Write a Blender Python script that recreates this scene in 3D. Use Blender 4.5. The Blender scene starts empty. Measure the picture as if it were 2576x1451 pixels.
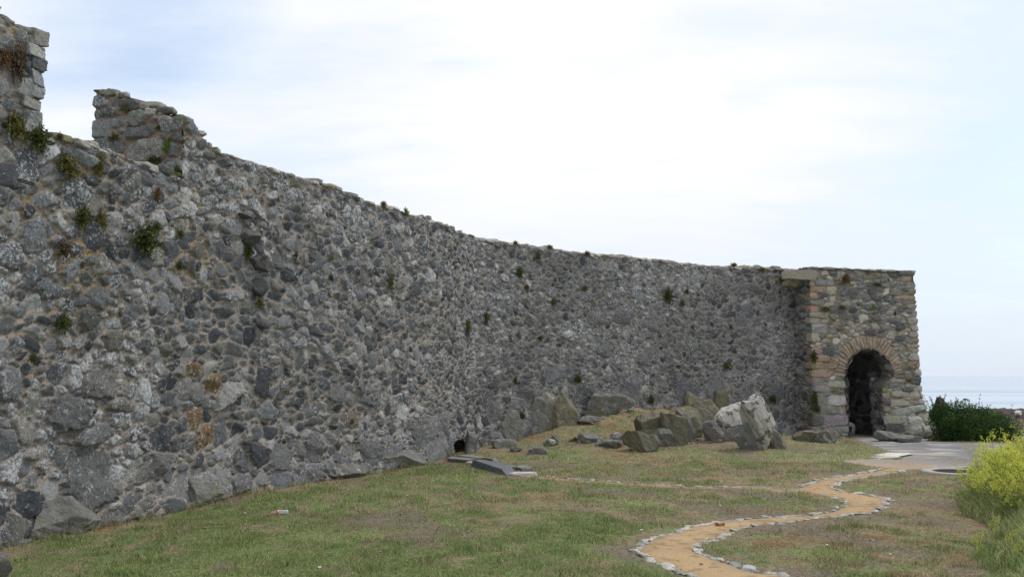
import bpy, math, random
import numpy as np
R = math.radians
SC = bpy.context.scene
COL = SC.collection

# ------------------------------------------------------------------ camera
CAM_H = 1.9
FPX = 2264.0                                   # focal length in pixels of the 2576 px wide view
PITCH = math.atan(219.5 / FPX)
cam = bpy.data.cameras.new('camera')
cam.sensor_width = 36.0
cam.lens = 36.0 * FPX / 2576.0
cam.clip_start = 0.1
cam.clip_end = 60000.0
camo = bpy.data.objects.new('camera', cam)
COL.objects.link(camo)
camo.location = (0, 0, CAM_H)
camo.rotation_euler = (R(90) + PITCH, 0, 0)
SC.camera = camo

# ------------------------------------------------------------------ exposure
SC.view_settings.view_transform = 'Standard'
SC.view_settings.look = 'None'
SC.view_settings.exposure = 0.38
SC.view_settings.gamma = 1.0

# ------------------------------------------------------------------ sky
SUN_EL, SUN_AZ = R(56), R(62)                  # azimuth from +Y towards +X
world = bpy.data.worlds.new('World')
SC.world = world
world.use_nodes = True
NT = world.node_tree
NT.nodes.clear()


def nd(nt, typ, ins=None, **props):
    n = nt.nodes.new(typ)
    for k, v in props.items():
        setattr(n, k, v)
    if ins:
        for k, v in ins.items():
            if isinstance(v, bpy.types.NodeSocket):
                nt.links.new(v, n.inputs[k])
            else:
                n.inputs[k].default_value = v
    return n


def mth(nt, op, a, b=None, c=None, clamp=False):
    ins = {0: a}
    if b is not None:
        ins[1] = b
    if c is not None:
        ins[2] = c
    return nd(nt, 'ShaderNodeMath', ins, operation=op, use_clamp=clamp).outputs[0]


def ramp(nt, fac, stops, interp='LINEAR'):
    n = nd(nt, 'ShaderNodeValToRGB', {'Fac': fac})
    cr = n.color_ramp
    cr.interpolation = interp
    while len(cr.elements) < len(stops):
        cr.elements.new(0.5)
    for e, (p, c) in zip(cr.elements, stops):
        e.position = p
        e.color = (c, c, c, 1) if isinstance(c, (int, float)) else (*c, 1)
    return n.outputs['Color']


def mixc(nt, fac, a, b, blend='MIX'):
    n = nd(nt, 'ShaderNodeMix', data_type='RGBA', blend_type=blend)
    for i, v in ((0, fac), (6, a), (7, b)):
        if isinstance(v, bpy.types.NodeSocket):
            nt.links.new(v, n.inputs[i])
        else:
            n.inputs[i].default_value = v if i == 0 else (*v, 1)
    return n.outputs[2]


def build_world():
    nt = NT
    tc = nd(nt, 'ShaderNodeTexCoord').outputs['Generated']
    sky = nd(nt, 'ShaderNodeTexSky', sky_type='NISHITA', sun_disc=False, sun_elevation=SUN_EL,
             sun_rotation=SUN_AZ, air_density=1.0, dust_density=1.5, ozone_density=1.5)
    blue = nd(nt, 'ShaderNodeBackground', {'Color': sky.outputs[0], 'Strength': 0.15})
    sep = nd(nt, 'ShaderNodeSeparateXYZ', {0: tc})
    x, y, z = sep.outputs
    # streaky cloud layer: project on a plane overhead so that clouds flatten towards the horizon
    zz = mth(nt, 'ADD', mth(nt, 'MAXIMUM', z, 0.0), 0.16)
    px = mth(nt, 'DIVIDE', x, zz)
    py = mth(nt, 'DIVIDE', y, zz)
    v = nd(nt, 'ShaderNodeCombineXYZ', {0: mth(nt, 'MULTIPLY', px, 0.62), 1: mth(nt, 'MULTIPLY', py, 1.25), 2: 0.37}).outputs[0]
    n1 = nd(nt, 'ShaderNodeTexNoise', {'Vector': v, 'Scale': 0.95, 'Detail': 7.0, 'Roughness': 0.56,
                                       'Distortion': 0.35}).outputs[0]
    n2 = nd(nt, 'ShaderNodeTexNoise', {'Vector': v, 'Scale': 3.1, 'Detail': 5.0, 'Roughness': 0.6}).outputs[0]

    def blob(dx, dy, dz, w, amp):
        l = math.sqrt(dx * dx + dy * dy + dz * dz)
        dv = nd(nt, 'ShaderNodeVectorMath', {0: tc, 1: (dx / l, dy / l, dz / l)}, operation='DISTANCE').outputs['Value']
        t = mth(nt, 'DIVIDE', dv, w)
        g = mth(nt, 'SUBTRACT', 1.0, t, clamp=True)
        return mth(nt, 'MULTIPLY', g, amp)
    # thinner cloud towards the left top and low on the right, as in the picture
    thin = blob(-0.42, 1, 0.50, 0.15, 0.36)
    thin = mth(nt, 'ADD', thin, blob(-0.40, 1, 0.28, 0.36, 0.13))
    thin = mth(nt, 'ADD', thin, blob(0.60, 1, 0.20, 0.30, 0.24))
    thin = mth(nt, 'ADD', thin, blob(0.26, 1, 0.31, 0.05, 0.10))
    thick = blob(0.05, 1, 0.30, 0.45, 0.15)
    dens = mth(nt, 'SUBTRACT', mth(nt, 'ADD', mth(nt, 'MULTIPLY', n1, 0.62), mth(nt, 'MULTIPLY', n2, 0.38)), thin)
    dens = mth(nt, 'ADD', mth(nt, 'ADD', dens, thick), ramp(nt, z, [(0.0, 0.16), (0.10, 0.0)]))
    fac = ramp(nt, dens, [(0.16, 0.40), (0.32, 0.78), (0.45, 0.93), (0.56, 1.0)])
    # cloud brightness: slightly grey-blue where thin and low, white where thick
    low = ramp(nt, z, [(0.0, 0.0), (0.10, 0.42), (0.24, 1.0)])
    shade = ramp(nt, dens, [(0.28, (0.78, 0.87, 1.0)), (0.46, (0.90, 0.94, 1.0)), (0.56, (0.985, 0.99, 1.0)), (0.68, (1.03, 1.02, 1.0))])
    ccol = mixc(nt, low, (0.72, 0.81, 0.93), shade)
    cloud = nd(nt, 'ShaderNodeBackground', {'Color': ccol, 'Strength': 0.80})
    mx = nd(nt, 'ShaderNodeMixShader', {0: fac, 1: blue.outputs[0], 2: cloud.outputs[0]})
    nd(nt, 'ShaderNodeOutputWorld', {'Surface': mx.outputs[0]})


build_world()

sun = bpy.data.lights.new('sun', 'SUN')
sun.energy = 1.5  # soft overcast sun
sun.angle = R(14)
sun.color = (1.0, 0.96, 0.9)
suno = bpy.data.objects.new('sun', sun)
COL.objects.link(suno)
suno.rotation_euler = (R(90) - SUN_EL, 0, -SUN_AZ + math.pi)
suno.rotation_euler = (-(R(90) - SUN_EL), 0, -SUN_AZ)

# ------------------------------------------------------------------ helpers
_c, _s = math.cos(PITCH), math.sin(PITCH)


def ray(px, py):
    u = (px - 1288.0) / FPX
    v = -(py - 725.5) / FPX
    return np.array([u, _c - v * _s, _s + v * _c])


def at_z(px, py, z=0.0):
    r = ray(px, py)
    return r * ((z - CAM_H) / r[2]) + np.array([0, 0, CAM_H])


def at_d(px, py, d):
    r = ray(px, py)
    return r * (d / r[1]) + np.array([0, 0, CAM_H])


_T = np.random.default_rng(7).random((256, 256))


def vn(x, y, seed=0):
    x = np.asarray(x, float) + seed * 17.31
    y = np.asarray(y, float) + seed * 9.77
    xi = np.floor(x).astype(int); yi = np.floor(y).astype(int)
    fx = x - xi; fy = y - yi
    fx = fx * fx * (3 - 2 * fx); fy = fy * fy * (3 - 2 * fy)
    a = _T[xi & 255, yi & 255]; b = _T[(xi + 1) & 255, yi & 255]
    c = _T[xi & 255, (yi + 1) & 255]; d = _T[(xi + 1) & 255, (yi + 1) & 255]
    return (a * (1 - fx) + b * fx) * (1 - fy) + (c * (1 - fx) + d * fx) * fy


def fbm(x, y, seed=0, oct=4, g=0.5):
    s = 0; a = 1; t = 0
    for i in range(oct):
        s = s + a * vn(x * 2 ** i, y * 2 ** i, seed + i * 3); t += a; a *= g
    return s / t


def sst(a, b, x):
    t = np.clip((np.asarray(x, float) - a) / (b - a), 0, 1)
    return t * t * (3 - 2 * t)


def tag(o, label=None, cat=None, group=None, kind=None):
    if label: o['label'] = label
    if cat: o['category'] = cat
    if group: o['group'] = group
    if kind: o['kind'] = kind
    return o


def empty(name, loc, label, cat, group=None, rz=0.0):
    o = bpy.data.objects.new(name, None)
    COL.objects.link(o)
    o.location = loc
    o.rotation_euler = (0, 0, rz)
    o.empty_display_size = 0.2
    return tag(o, label, cat, group)


def mesh_np(name, V, Q=None, T=None, mat=None, attrs=None, smooth=True):
    """numpy vertices, quads and triangles to a mesh datablock; attrs name -> (N,3) or (N,)"""
    V = np.asarray(V, np.float32)
    me = bpy.data.meshes.new(name)
    me.vertices.add(len(V))
    me.vertices.foreach_set('co', V.ravel())
    parts = []; starts = []; tot = 0; li = []
    if Q is not None and len(Q):
        Q = np.asarray(Q, np.int32); li.append(Q.ravel()); starts.append(np.arange(len(Q)) * 4); tot = len(Q) * 4
    if T is not None and len(T):
        T = np.asarray(T, np.int32); li.append(T.ravel()); starts.append(tot + np.arange(len(T)) * 3)
    li = np.concatenate(li); st = np.concatenate(starts).astype(np.int32)
    me.loops.add(len(li))
    me.loops.foreach_set('vertex_index', li)
    me.polygons.add(len(st))
    me.polygons.foreach_set('loop_start', st)
    me.update(calc_edges=True)
    me.polygons.foreach_set('use_smooth', np.full(len(st), smooth, bool))
    if attrs:
        for k, a in attrs.items():
            a = np.asarray(a, np.float32)
            if a.ndim == 2:
                at = me.attributes.new(k, 'FLOAT_COLOR', 'POINT')
                at.data.foreach_set('color', np.concatenate([a, np.ones((len(a), 1), np.float32)], 1).ravel())
            else:
                at = me.attributes.new(k, 'FLOAT', 'POINT')
                at.data.foreach_set('value', a)
    if mat: me.materials.append(mat)
    me.validate()
    return me


def link(name, me, parent=None, loc=None, rot=None, scale=None):
    o = bpy.data.objects.new(name, me)
    COL.objects.link(o)
    if parent: o.parent = parent
    if loc is not None: o.location = loc
    if rot is not None: o.rotation_euler = rot
    if scale is not None: o.scale = scale
    return o


class Acc:
    """accumulates verts / quads / tris / vertex colours"""
    def __init__(s): s.V = []; s.Q = []; s.T = []; s.C = []; s.n = 0

    def add(s, V, Q=None, T=None, C=None):
        V = np.asarray(V, float).reshape(-1, 3)
        if Q is not None and len(Q): s.Q.append(np.asarray(Q) + s.n)
        if T is not None and len(T): s.T.append(np.asarray(T) + s.n)
        s.V.append(V)
        C = np.full((len(V), 3), 0.5) if C is None else np.broadcast_to(np.asarray(C, float), (len(V), 3))
        s.C.append(C); s.n += len(V)

    def mesh(s, name, mat, smooth=True):
        return mesh_np(name, np.concatenate(s.V), np.concatenate(s.Q) if s.Q else None,
                       np.concatenate(s.T) if s.T else None, mat, {'col': np.concatenate(s.C)}, smooth)


def tube(acc, pts, rad, n=5, C=(0.1, 0.1, 0.1)):
    pts = np.asarray(pts, float); rad = np.broadcast_to(np.asarray(rad, float), (len(pts),))
    t = np.gradient(pts, axis=0); t /= np.linalg.norm(t, axis=1)[:, None] + 1e-9
    up = np.where(np.abs(t[:, 2:3]) > 0.9, [[1.0, 0, 0]], [[0, 0, 1.0]])
    a = np.cross(t, up); a /= np.linalg.norm(a, axis=1)[:, None] + 1e-9
    b = np.cross(t, a)
    th = np.arange(n) * 2 * math.pi / n
    V = pts[:, None] + rad[:, None, None] * (np.cos(th)[None, :, None] * a[:, None] + np.sin(th)[None, :, None] * b[:, None])
    Q = []
    for i in range(len(pts) - 1):
        for j in range(n):
            k = (j + 1) % n
            Q.append((i * n + j, i * n + k, (i + 1) * n + k, (i + 1) * n + j))
    acc.add(V.reshape(-1, 3), Q=Q, C=C)


# ------------------------------------------------------------------ materials
def new_mat(name):
    m = bpy.data.materials.new(name); m.use_nodes = True; m.node_tree.nodes.clear()
    return m, m.node_tree


def out(nt, color, rough=0.9, bump=None, spec=0.25, **kw):
    ins = {'Base Color': color if isinstance(color, bpy.types.NodeSocket) else (*color, 1), 'Roughness': rough,
           'Specular IOR Level': spec}
    ins.update(kw)
    if bump is not None: ins['Normal'] = bump
    b = nd(nt, 'ShaderNodeBsdfPrincipled', ins)
    nd(nt, 'ShaderNodeOutputMaterial', {'Surface': b.outputs[0]})
    return b


def noise(nt, vec, scale, detail=4.0, rough=0.55, dist=0.0):
    return nd(nt, 'ShaderNodeTexNoise', {'Vector': vec, 'Scale': scale, 'Detail': detail, 'Roughness': rough,
                                         'Distortion': dist}).outputs[0]


def masonry_mat(name, lichen_amt=1.0, white=(0.52, 0.535, 0.555)):
    m, nt = new_mat(name)
    P = nd(nt, 'ShaderNodeNewGeometry').outputs['Position']
    col = nd(nt, 'ShaderNodeAttribute', attribute_name='col').outputs['Color']
    msk = nd(nt, 'ShaderNodeAttribute', attribute_name='msk').outputs['Fac']
    lic = nd(nt, 'ShaderNodeAttribute', attribute_name='lic').outputs['Fac']
    n1 = mth(nt, 'ADD', mth(nt, 'MULTIPLY', noise(nt, P, 6.0, 9.0, 0.72, 0.5), 0.36), mth(nt, 'MULTIPLY', noise(nt, P, 26.0, 6.0, 0.75, 0.6), 0.64))
    n2 = noise(nt, P, 34.0, 5.0, 0.7)
    n3 = noise(nt, P, 3.0, 3.0, 0.5)
    base = mixc(nt, ramp(nt, n2, [(0.30, 0.62), (0.5, 1.0), (0.72, 1.45)]), (0, 0, 0), col, 'MIX')
    mul = nd(nt, 'ShaderNodeVectorMath', {0: col, 3: 1.0}, operation='SCALE')
    nt.links.new(ramp(nt, n2, [(0.28, 0.55), (0.5, 0.98), (0.75, 1.55)]), mul.inputs[3])
    base = mul.outputs[0]
    # pale crust lichen in irregular patches, more of it on some stones than on others
    t = mth(nt, 'ADD', n1, mth(nt, 'MULTIPLY', mth(nt, 'SUBTRACT', lic, 0.5), 0.15))
    f = ramp(nt, t, [(0.540, 0.0), (0.575, 0.6), (0.62, 0.9)])
    f = mth(nt, 'MULTIPLY', mth(nt, 'MULTIPLY', f, msk), lichen_amt)
    base = mixc(nt, f, base, white)
    # dark crust
    d = ramp(nt, noise(nt, P, 16.0, 6.0, 0.7), [(0.34, 0.75), (0.44, 0.0)])
    base = mixc(nt, mth(nt, 'MULTIPLY', d, msk), base, (0.045, 0.048, 0.05))
    # small round white lichen spots
    vo = nd(nt, 'ShaderNodeTexVoronoi', {'Vector': P, 'Scale': 9.0, 'Randomness': 1.0}).outputs['Distance']
    sp = ramp(nt, mth(nt, 'ADD', vo, mth(nt, 'MULTIPLY', n2, 0.10)), [(0.13, 1.0), (0.16, 0.0)])
    base = mixc(nt, mth(nt, 'MULTIPLY', mth(nt, 'MULTIPLY', sp, msk), 0.55), base, (0.6, 0.6, 0.56))
    hgt = mth(nt, 'ADD', mth(nt, 'MULTIPLY', n2, 0.6), n1)
    bp = nd(nt, 'ShaderNodeBump', {'Height': hgt, 'Strength': 0.9, 'Distance': 0.035}).outputs[0]
    out(nt, base, 0.92, bp, 0.2)
    return m


def rock_mat(name, c1, c2, moss=0.3, white=0.2, wcol=(0.5, 0.5, 0.48), mosscol=(0.17, 0.15, 0.06)):
    m, nt = new_mat(name)
    P = nd(nt, 'ShaderNodeNewGeometry').outputs['Position']
    n1 = noise(nt, P, 2.6, 8.0, 0.62, 0.4)
    n2 = noise(nt, P, 38.0, 6.0, 0.7)
    n4 = noise(nt, P, 9.0, 8.0, 0.7)
    base = mixc(nt, ramp(nt, n1, [(0.35, 0.0), (0.65, 1.0)]), c1, c2)
    sc = nd(nt, 'ShaderNodeVectorMath', {0: base}, operation='SCALE')
    nt.links.new(ramp(nt, n2, [(0.28, 0.6), (0.5, 1.0), (0.75, 1.45)]), sc.inputs[3])
    base = sc.outputs[0]
    mf = ramp(nt, noise(nt, P, 4.0, 7.0, 0.65), [(0.56 - 0.3 * moss, 0.0), (0.80 - 0.3 * moss, 0.75)])
    base = mixc(nt, mf, base, mosscol)
    wf = ramp(nt, noise(nt, P, 3.4, 9.0, 0.68, 0.5), [(0.66 - 0.3 * white, 0.0), (0.69 - 0.3 * white, 0.9)])
    base = mixc(nt, wf, base, wcol)
    hgt = mth(nt, 'ADD', mth(nt, 'MULTIPLY', n2, 0.35), mth(nt, 'ADD', n4, n1))
    bp = nd(nt, 'ShaderNodeBump', {'Height': hgt, 'Strength': 0.9, 'Distance': 0.09}).outputs[0]
    out(nt, base, 0.92, bp, 0.2)
    return m


def attr_mat(name, nscale=30.0, lo=0.7, hi=1.3, bump=0.4, bdist=0.02, rough=0.95, spec=0.15, n0=6.0, trans=0.0):
    m, nt = new_mat(name)
    P = nd(nt, 'ShaderNodeNewGeometry').outputs['Position']
    col = nd(nt, 'ShaderNodeAttribute', attribute_name='col').outputs['Color']
    n2 = noise(nt, P, nscale, 6.0, 0.7)
    sc = nd(nt, 'ShaderNodeVectorMath', {0: col}, operation='SCALE')
    nt.links.new(ramp(nt, n2, [(0.3, lo), (0.5, 1.0), (0.7, hi)]), sc.inputs[3])
    bp = None
    if bump > 0:
        h = mth(nt, 'ADD', n2, noise(nt, P, n0, 5.0, 0.6))
        bp = nd(nt, 'ShaderNodeBump', {'Height': h, 'Strength': bump, 'Distance': bdist}).outputs[0]
    b = out(nt, sc.outputs[0], rough, bp, spec)
    if trans > 0:
        tr = nd(nt, 'ShaderNodeBsdfTranslucent', {'Color': sc.outputs[0]})
        mx = nd(nt, 'ShaderNodeMixShader', {0: trans, 1: b.outputs[0], 2: tr.outputs[0]})
        o = [n for n in nt.nodes if n.type == 'OUTPUT_MATERIAL'][0]
        nt.links.new(mx.outputs[0], o.inputs['Surface'])
    return m


M_WALL = masonry_mat('rubble_masonry')
M_TOWER = masonry_mat('gate_masonry', 0.7, (0.47, 0.47, 0.44))
M_GROUND = attr_mat('turf_soil', 16.0, 0.5, 1.6, 0.9, 0.04)
M_LEAF = attr_mat('plant_leaf', 60.0, 0.75, 1.25, 0.0, trans=0.25)
M_STONE = attr_mat('loose_stone', 30.0, 0.55, 1.5, 0.7, 0.02, n0=12.0)
M_BOULD = rock_mat('grey_green_boulder', (0.15, 0.148, 0.125), (0.27, 0.255, 0.205), 0.45, 0.12)
M_BOULG = rock_mat('dark_grey_boulder', (0.14, 0.143, 0.138), (0.27, 0.268, 0.25), 0.22, 0.18)
M_BOULW = rock_mat('white_lichen_boulder', (0.13, 0.135, 0.13), (0.25, 0.25, 0.23), 0.45, 0.78, (0.58, 0.55, 0.52))
M_SHORE = rock_mat('shore_rock', (0.035, 0.030, 0.026), (0.10, 0.082, 0.07), -0.4, -0.3)

# ------------------------------------------------------------------ ground shape
HM = np.array([3.9, 27.2])                      # top of the rocky mound along the far wall
_ce = np.array([(-40, 15), (5, 13.6), (12, 12.4), (20, 12.3), (23, 12.9), (27, 15.6), (29.5, 16.4), (40, 17.5), (90, 30)], float)


def cliff(x, y):
    return x - np.interp(y, _ce[:, 0], _ce[:, 1]) + (fbm(x * 0.35, y * 0.35, 40) - 0.5) * 1.6


def G(x, y):
    x = np.asarray(x, float); y = np.asarray(y, float)
    dx, dy = x - HM[0], y - HM[1]
    al = dx * 0.8 + dy * 0.6
    ac = dx * 0.6 - dy * 0.8
    s = np.where(al < 0, 4.4, 3.3)
    h = 0.88 * np.exp(-(al / s) ** 2) * np.exp(-(np.maximum(ac, 0) / 2.7) ** 2)
    h = h + 0.10 * (fbm(x * 0.45, y * 0.45, 3, 3) - 0.5) + 0.035 * (fbm(x * 2.2, y * 2.2, 5, 3) - 0.5)
    rough = np.exp(-(al / 5.0) ** 2) * np.exp(-((ac - 0.8) / 1.9) ** 2)
    h = h + rough * 0.55 * (fbm(x * 1.3, y * 1.3, 8, 5, 0.6) - 0.5)
    h = h - 0.10 * sst(24, 29, y) * sst(8.5, 10, x)
    # ground swells a little towards the near foot of the wall
    c = cliff(x, y)
    h = h - 9.5 * sst(0.0, 7.0, c) - 1.2 * sst(-0.2, 1.0, c) * (1 - sst(0, 7, c))
    return h


def gpt(px, py, dz=0.0):
    """point of the ground seen at a pixel of the 2576 px view"""
    z = 0.0
    for _ in range(12):
        p = at_z(px, py, z)
        z = 0.5 * z + 0.5 * float(G(p[0], p[1]))
    return np.array([p[0], p[1], float(G(p[0], p[1])) + dz])


# pixel outlines measured on enlarged crops of the photograph, turned into ground points
def cr2(p): return (1535.6 + .404 * p[0], 1047 + .404 * p[1])
def cr4(p): return (1117 + .3522 * p[0], 907 + .3522 * p[1])


def poly(pts, conv): return np.array([gpt(*conv(p))[:2] for p in pts])


PATH_L = [(1850, 322), (1700, 325), (1600, 347), (1400, 377), (1330, 385), (1270, 410), (1180, 440), (1100, 462), (1200, 470), (1300, 487),
          (1430, 510), (1480, 545), (1380, 590), (1200, 618), (830, 638), (600, 668), (500, 684), (390, 722), (270, 750),
          (205, 785), (165, 830), (180, 865), (250, 892), (350, 938), (500, 1000), (640, 1080), (760, 1200), (800, 1500), (700, 1900)]
PATH_R = [(1850, 332), (1650, 365), (1500, 390), (1390, 428), (1410, 458), (1600, 490), (1735, 507), (1715, 565), (1640, 597),
          (1400, 622), (1080, 657), (950, 672), (810, 697), (740, 722), (650, 762), (550, 800), (530, 838), (670, 890),
          (850, 955), (1100, 992), (1300, 1080), (1500, 1200), (1750, 1500), (1900, 1900)]
LW = poly(PATH_L, cr2); RW = poly(PATH_R, cr2)
P_PATH = np.concatenate([LW, RW[::-1]])
BR_T = [(640, 815), (860, 838), (1270, 868), (1500, 875), (1640, 890), (1850, 897), (2260, 898), (2460, 918), (2560, 925)]
BR_B = [(640, 842), (860, 857), (1270, 887), (1640, 907), (1850, 910), (2260, 915), (2460, 945), (2560, 955)]
BT = poly(BR_T, cr4); BB = poly(BR_B, cr4)
P_BR = np.concatenate([BT, BB[::-1]])
APR = [(1420, 75), (1480, 130), (1560, 150), (1640, 185), (1740, 215), (1800, 245), (1700, 262), (1560, 262), (1440, 272), (1540, 295), (1640, 312), (1850, 328), (2000, 330),
       (2230, 322), (2330, 330)]
P_APR = np.concatenate([poly(APR, cr2), np.array([[9.6, 17.8], [11.6, 20.5], [12.4, 23.3], [14.6, 26.4], [13.3, 27.4], [13.4, 29.4],
                                                   [13.3, 30.2], [12.8, 30.6], [11.6, 31.5], [10.6, 33.0], [10.2, 32.0]])])


def inpoly(x, y, P):
    r = np.zeros(np.shape(x), bool)
    j = len(P) - 1
    for i in range(len(P)):
        xi, yi = P[i]; xj, yj = P[j]
        c = ((yi > y) != (yj > y)) & (x < (xj - xi) * (y - yi) / (yj - yi + 1e-12) + xi)
        r ^= c; j = i
    return r


def dseg(x, y, P, closed=True):
    d = np.full(np.shape(x), 1e9)
    n = len(P)
    for i in range(n if closed else n - 1):
        a = P[i]; b = P[(i + 1) % n]; ab = b - a
        t = np.clip(((x - a[0]) * ab[0] + (y - a[1]) * ab[1]) / (ab @ ab + 1e-12), 0, 1)
        d = np.minimum(d, np.hypot(x - a[0] - t * ab[0], y - a[1] - t * ab[1]))
    return d


def sdf(x, y, P):
    d = dseg(x, y, P)
    return np.where(inpoly(x, y, P), -d, d)


# ------------------------------------------------------------------ turf colours (shared by the soil and the blades)
GREEN = np.array([0.160, 0.205, 0.078]); YGREEN = np.array([0.235, 0.270, 0.115]); OLIVE = np.array([0.225, 0.212, 0.120])
DRY = np.array([0.275, 0.215, 0.130]); RUST = np.array([0.235, 0.155, 0.085]); SOIL = np.array([0.185, 0.150, 0.115])
_wy = np.array([8.2, 10.4, 13.9, 18, 20.9, 23.0]); _wx = np.array([-6.3, -5.75, -4.7, -2.95, -1.6, -0.95])


def turf(x, y):
    """returns colour, green share, cover"""
    n1 = fbm(x * 0.55, y * 0.40, 11, 4); n2 = fbm(x * 2.1, y * 1.5, 12, 4); n3 = fbm(x * 5.5, y * 4.5, 13, 3)
    g = 0.56 + (n1 - 0.5) * 1.2 + (n2 - 0.5) * 1.4 + (n3 - 0.5) * 1.8
    # dry ground by the mound, the drain and right of the path; greener in the open lawn on the left
    dx, dy = x - HM[0], y - HM[1]
    ac = dx * 0.6 - dy * 0.8; al = dx * 0.8 + dy * 0.6
    g = g - (0.42 + 1.2 * (fbm(x * 1.1, y * 1.1, 14, 3) - 0.5)) * np.exp(-(np.maximum(ac - 1, 0) / 3.0) ** 2) * np.exp(-(al / 7.5) ** 4)
    g = g + 0.16 * sst(2.0, -1.5, x) * sst(21, 17, y) + 0.10 * sst(17, 12, y) * sst(3, 1, x)
    g = g - 0.10 * sst(3.0, 5.0, x) * sst(16, 11, y) + 0.15 * sst(12, 9, y) * sst(2.5, 4, x)
    near_wall = np.abs(x - np.interp(y, _wy, _wx))
    g = g - 0.5 * sst(0.9, 0.15, near_wall) * (y < 23)
    g = g + 1.2 * sst(0.50, 0.535, (x + 0.3 * (n1 - .5)) / np.maximum(y, 1)) * sst(14.5, 13, y)
    g = np.clip(g, 0, 1)[..., None]
    yg = sst(0.45, 0.62, fbm(x * 0.8, y * 0.7, 21, 3))[..., None] * sst(-4.2, -1.0, x)[..., None]
    gr = GREEN * (1 - yg) + YGREEN * yg
    rust = sst(0.52, 0.66, fbm(x * 1.1, y * 0.9, 25, 4))[..., None]
    dr = DRY * (1 - rust) + RUST * rust
    c = np.where(g < 0.5, dr + (OLIVE - dr) * g * 2, OLIVE + (gr - OLIVE) * (g - 0.5) * 2)
    bare = sst(0.60, 0.72, fbm(x * 1.3 + 5, y * 1.0, 31, 4))[..., None]
    c = c * (1 - bare * 0.75) + SOIL * bare * 0.75
    return c, g[..., 0], 1 - bare[..., 0]


def build_ground():
    def axis(lo, f0, f1, hi, step, cs):
        a = [f0 - 0]; s = step
        left = []; p = f0
        while p > lo: s = min(s * 1.25, cs); p -= s; left.append(p)
        mid = list(np.arange(f0, f1, step)); s = step; p = mid[-1]; right = []
        while p < hi: s = min(s * 1.25, cs); p += s; right.append(p)
        return np.array(left[::-1] + mid + right)
    xs = axis(-120, -6.6, 16.0, 60, 0.06, 8.0)
    ys = axis(-60, 8.0, 31.5, 90, 0.06, 8.0)
    X, Y = np.meshgrid(xs, ys, indexing='ij')
    Z = G(X, Y)
    m = np.minimum(np.minimum(sdf(X, Y, P_PATH), sdf(X, Y, P_BR)), sdf(X, Y, P_APR))
    Z = Z - 0.035 * sst(0.02, -0.06, m)
    c, g, cov = turf(X, Y)
    # worn soil beside the sandy path
    worn = sst(0.55, 0.05, m) * sst(0.35, 0.65, fbm(X * 3, Y * 3, 51, 3))
    c = c * (1 - worn[..., None] * 0.7) + SOIL * 1.15 * worn[..., None] * 0.7
    cl = cliff(X, Y)
    c = np.where((cl > 0.2)[..., None], np.array([0.12, 0.10, 0.08]), c)
    c = c * 0.86
    n, k = X.shape
    I = np.arange(n * k).reshape(n, k)
    Q = np.stack([I[:-1, :-1], I[1:, :-1], I[1:, 1:], I[:-1, 1:]], -1).reshape(-1, 4)
    me = mesh_np('ground', np.stack([X, Y, Z], -1).reshape(-1, 3), Q, None, M_GROUND, {'col': c.reshape(-1, 3)})
    tag(link('ground', me), kind='structure')


def sheet_from_poly(name, P, step, dz, mat, colf, wob=0.05, ws=3.0):
    lo = P.min(0) - 0.2; hi = P.max(0) + 0.2
    X, Y = np.meshgrid(np.arange(lo[0], hi[0], step), np.arange(lo[1], hi[1], step), indexing='ij')
    s = sdf(X, Y, P) + (fbm(X * ws, Y * ws, 61, 3) - 0.5) * wob * 2
    Z = G(X, Y) + dz - 0.05 * sst(-0.06, 0.04, s)
    n, k = X.shape
    keep = s < 0.03
    kf = keep[:-1, :-1] & keep[1:, :-1] & keep[1:, 1:] & keep[:-1, 1:]
    I = np.arange(n * k).reshape(n, k)
    Q = np.stack([I[:-1, :-1], I[1:, :-1], I[1:, 1:], I[:-1, 1:]], -1)[kf]
    used = np.unique(Q); mp = np.zeros(n * k, int); mp[used] = np.arange(len(used))
    V = np.stack([X, Y, Z], -1).reshape(-1, 3)[used]
    me = mesh_np(name, V, mp[Q], None, mat, {'col': colf(V[:, 0], V[:, 1], s.ravel()[used])})
    return tag(link(name, me), kind='structure')


def sand_col(x, y, s):
    n = fbm(x * 2.0, y * 2.0, 71, 4)[:, None]; e = sst(-0.22, 0.0, s)[:, None]
    c = np.array([0.385, 0.272, 0.155]) * (0.84 + 0.32 * n)
    c = c * (1 - e * 0.45) + np.array([0.21, 0.165, 0.11]) * e * 0.45
    sp = (fbm(x * 9, y * 9, 73, 2) > 0.68)[:, None]
    return np.where(sp, c * 0.72, c)


def branch_col(x, y, s):
    c = sand_col(x, y, s); c = c * 0.55 + np.array([0.23, 0.165, 0.10]) * 0.45
    t, g, cov = turf(x, y)
    m = sst(0.42, 0.6, fbm(x * 1.4, y * 1.4, 75, 3))[:, None] * 0.75
    return c * (1 - m) + t * m


def asphalt_col(x, y, s):
    n = fbm(x * 1.5, y * 1.5, 81, 4)[:, None]
    c = np.array([0.195, 0.195, 0.20]) * (0.5 + 1.0 * n)
    # worn sandy dust in patches and along the left edge
    d = sst(0.53, 0.63, fbm(x * 1.1 + y * 0.5, y * 2.6, 83, 4))[:, None] * 0.65
    c = c * (1 - d) + np.array([0.42, 0.385, 0.33]) * d
    e = sst(22.6, 19.8, y + (n[:, 0] - .5) * 4)[:, None] * sst(10.4, 7.6, x + (n[:, 0] - .5) * 3)[:, None]
    e = np.maximum(e, sst(-0.45, -0.05, s)[:, None] * sst(9.8, 8.6, x)[:, None] * 0.8)
    return c * (1 - e) + np.array([0.33, 0.255, 0.185]) * (0.85 + 0.3 * n) * e


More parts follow.
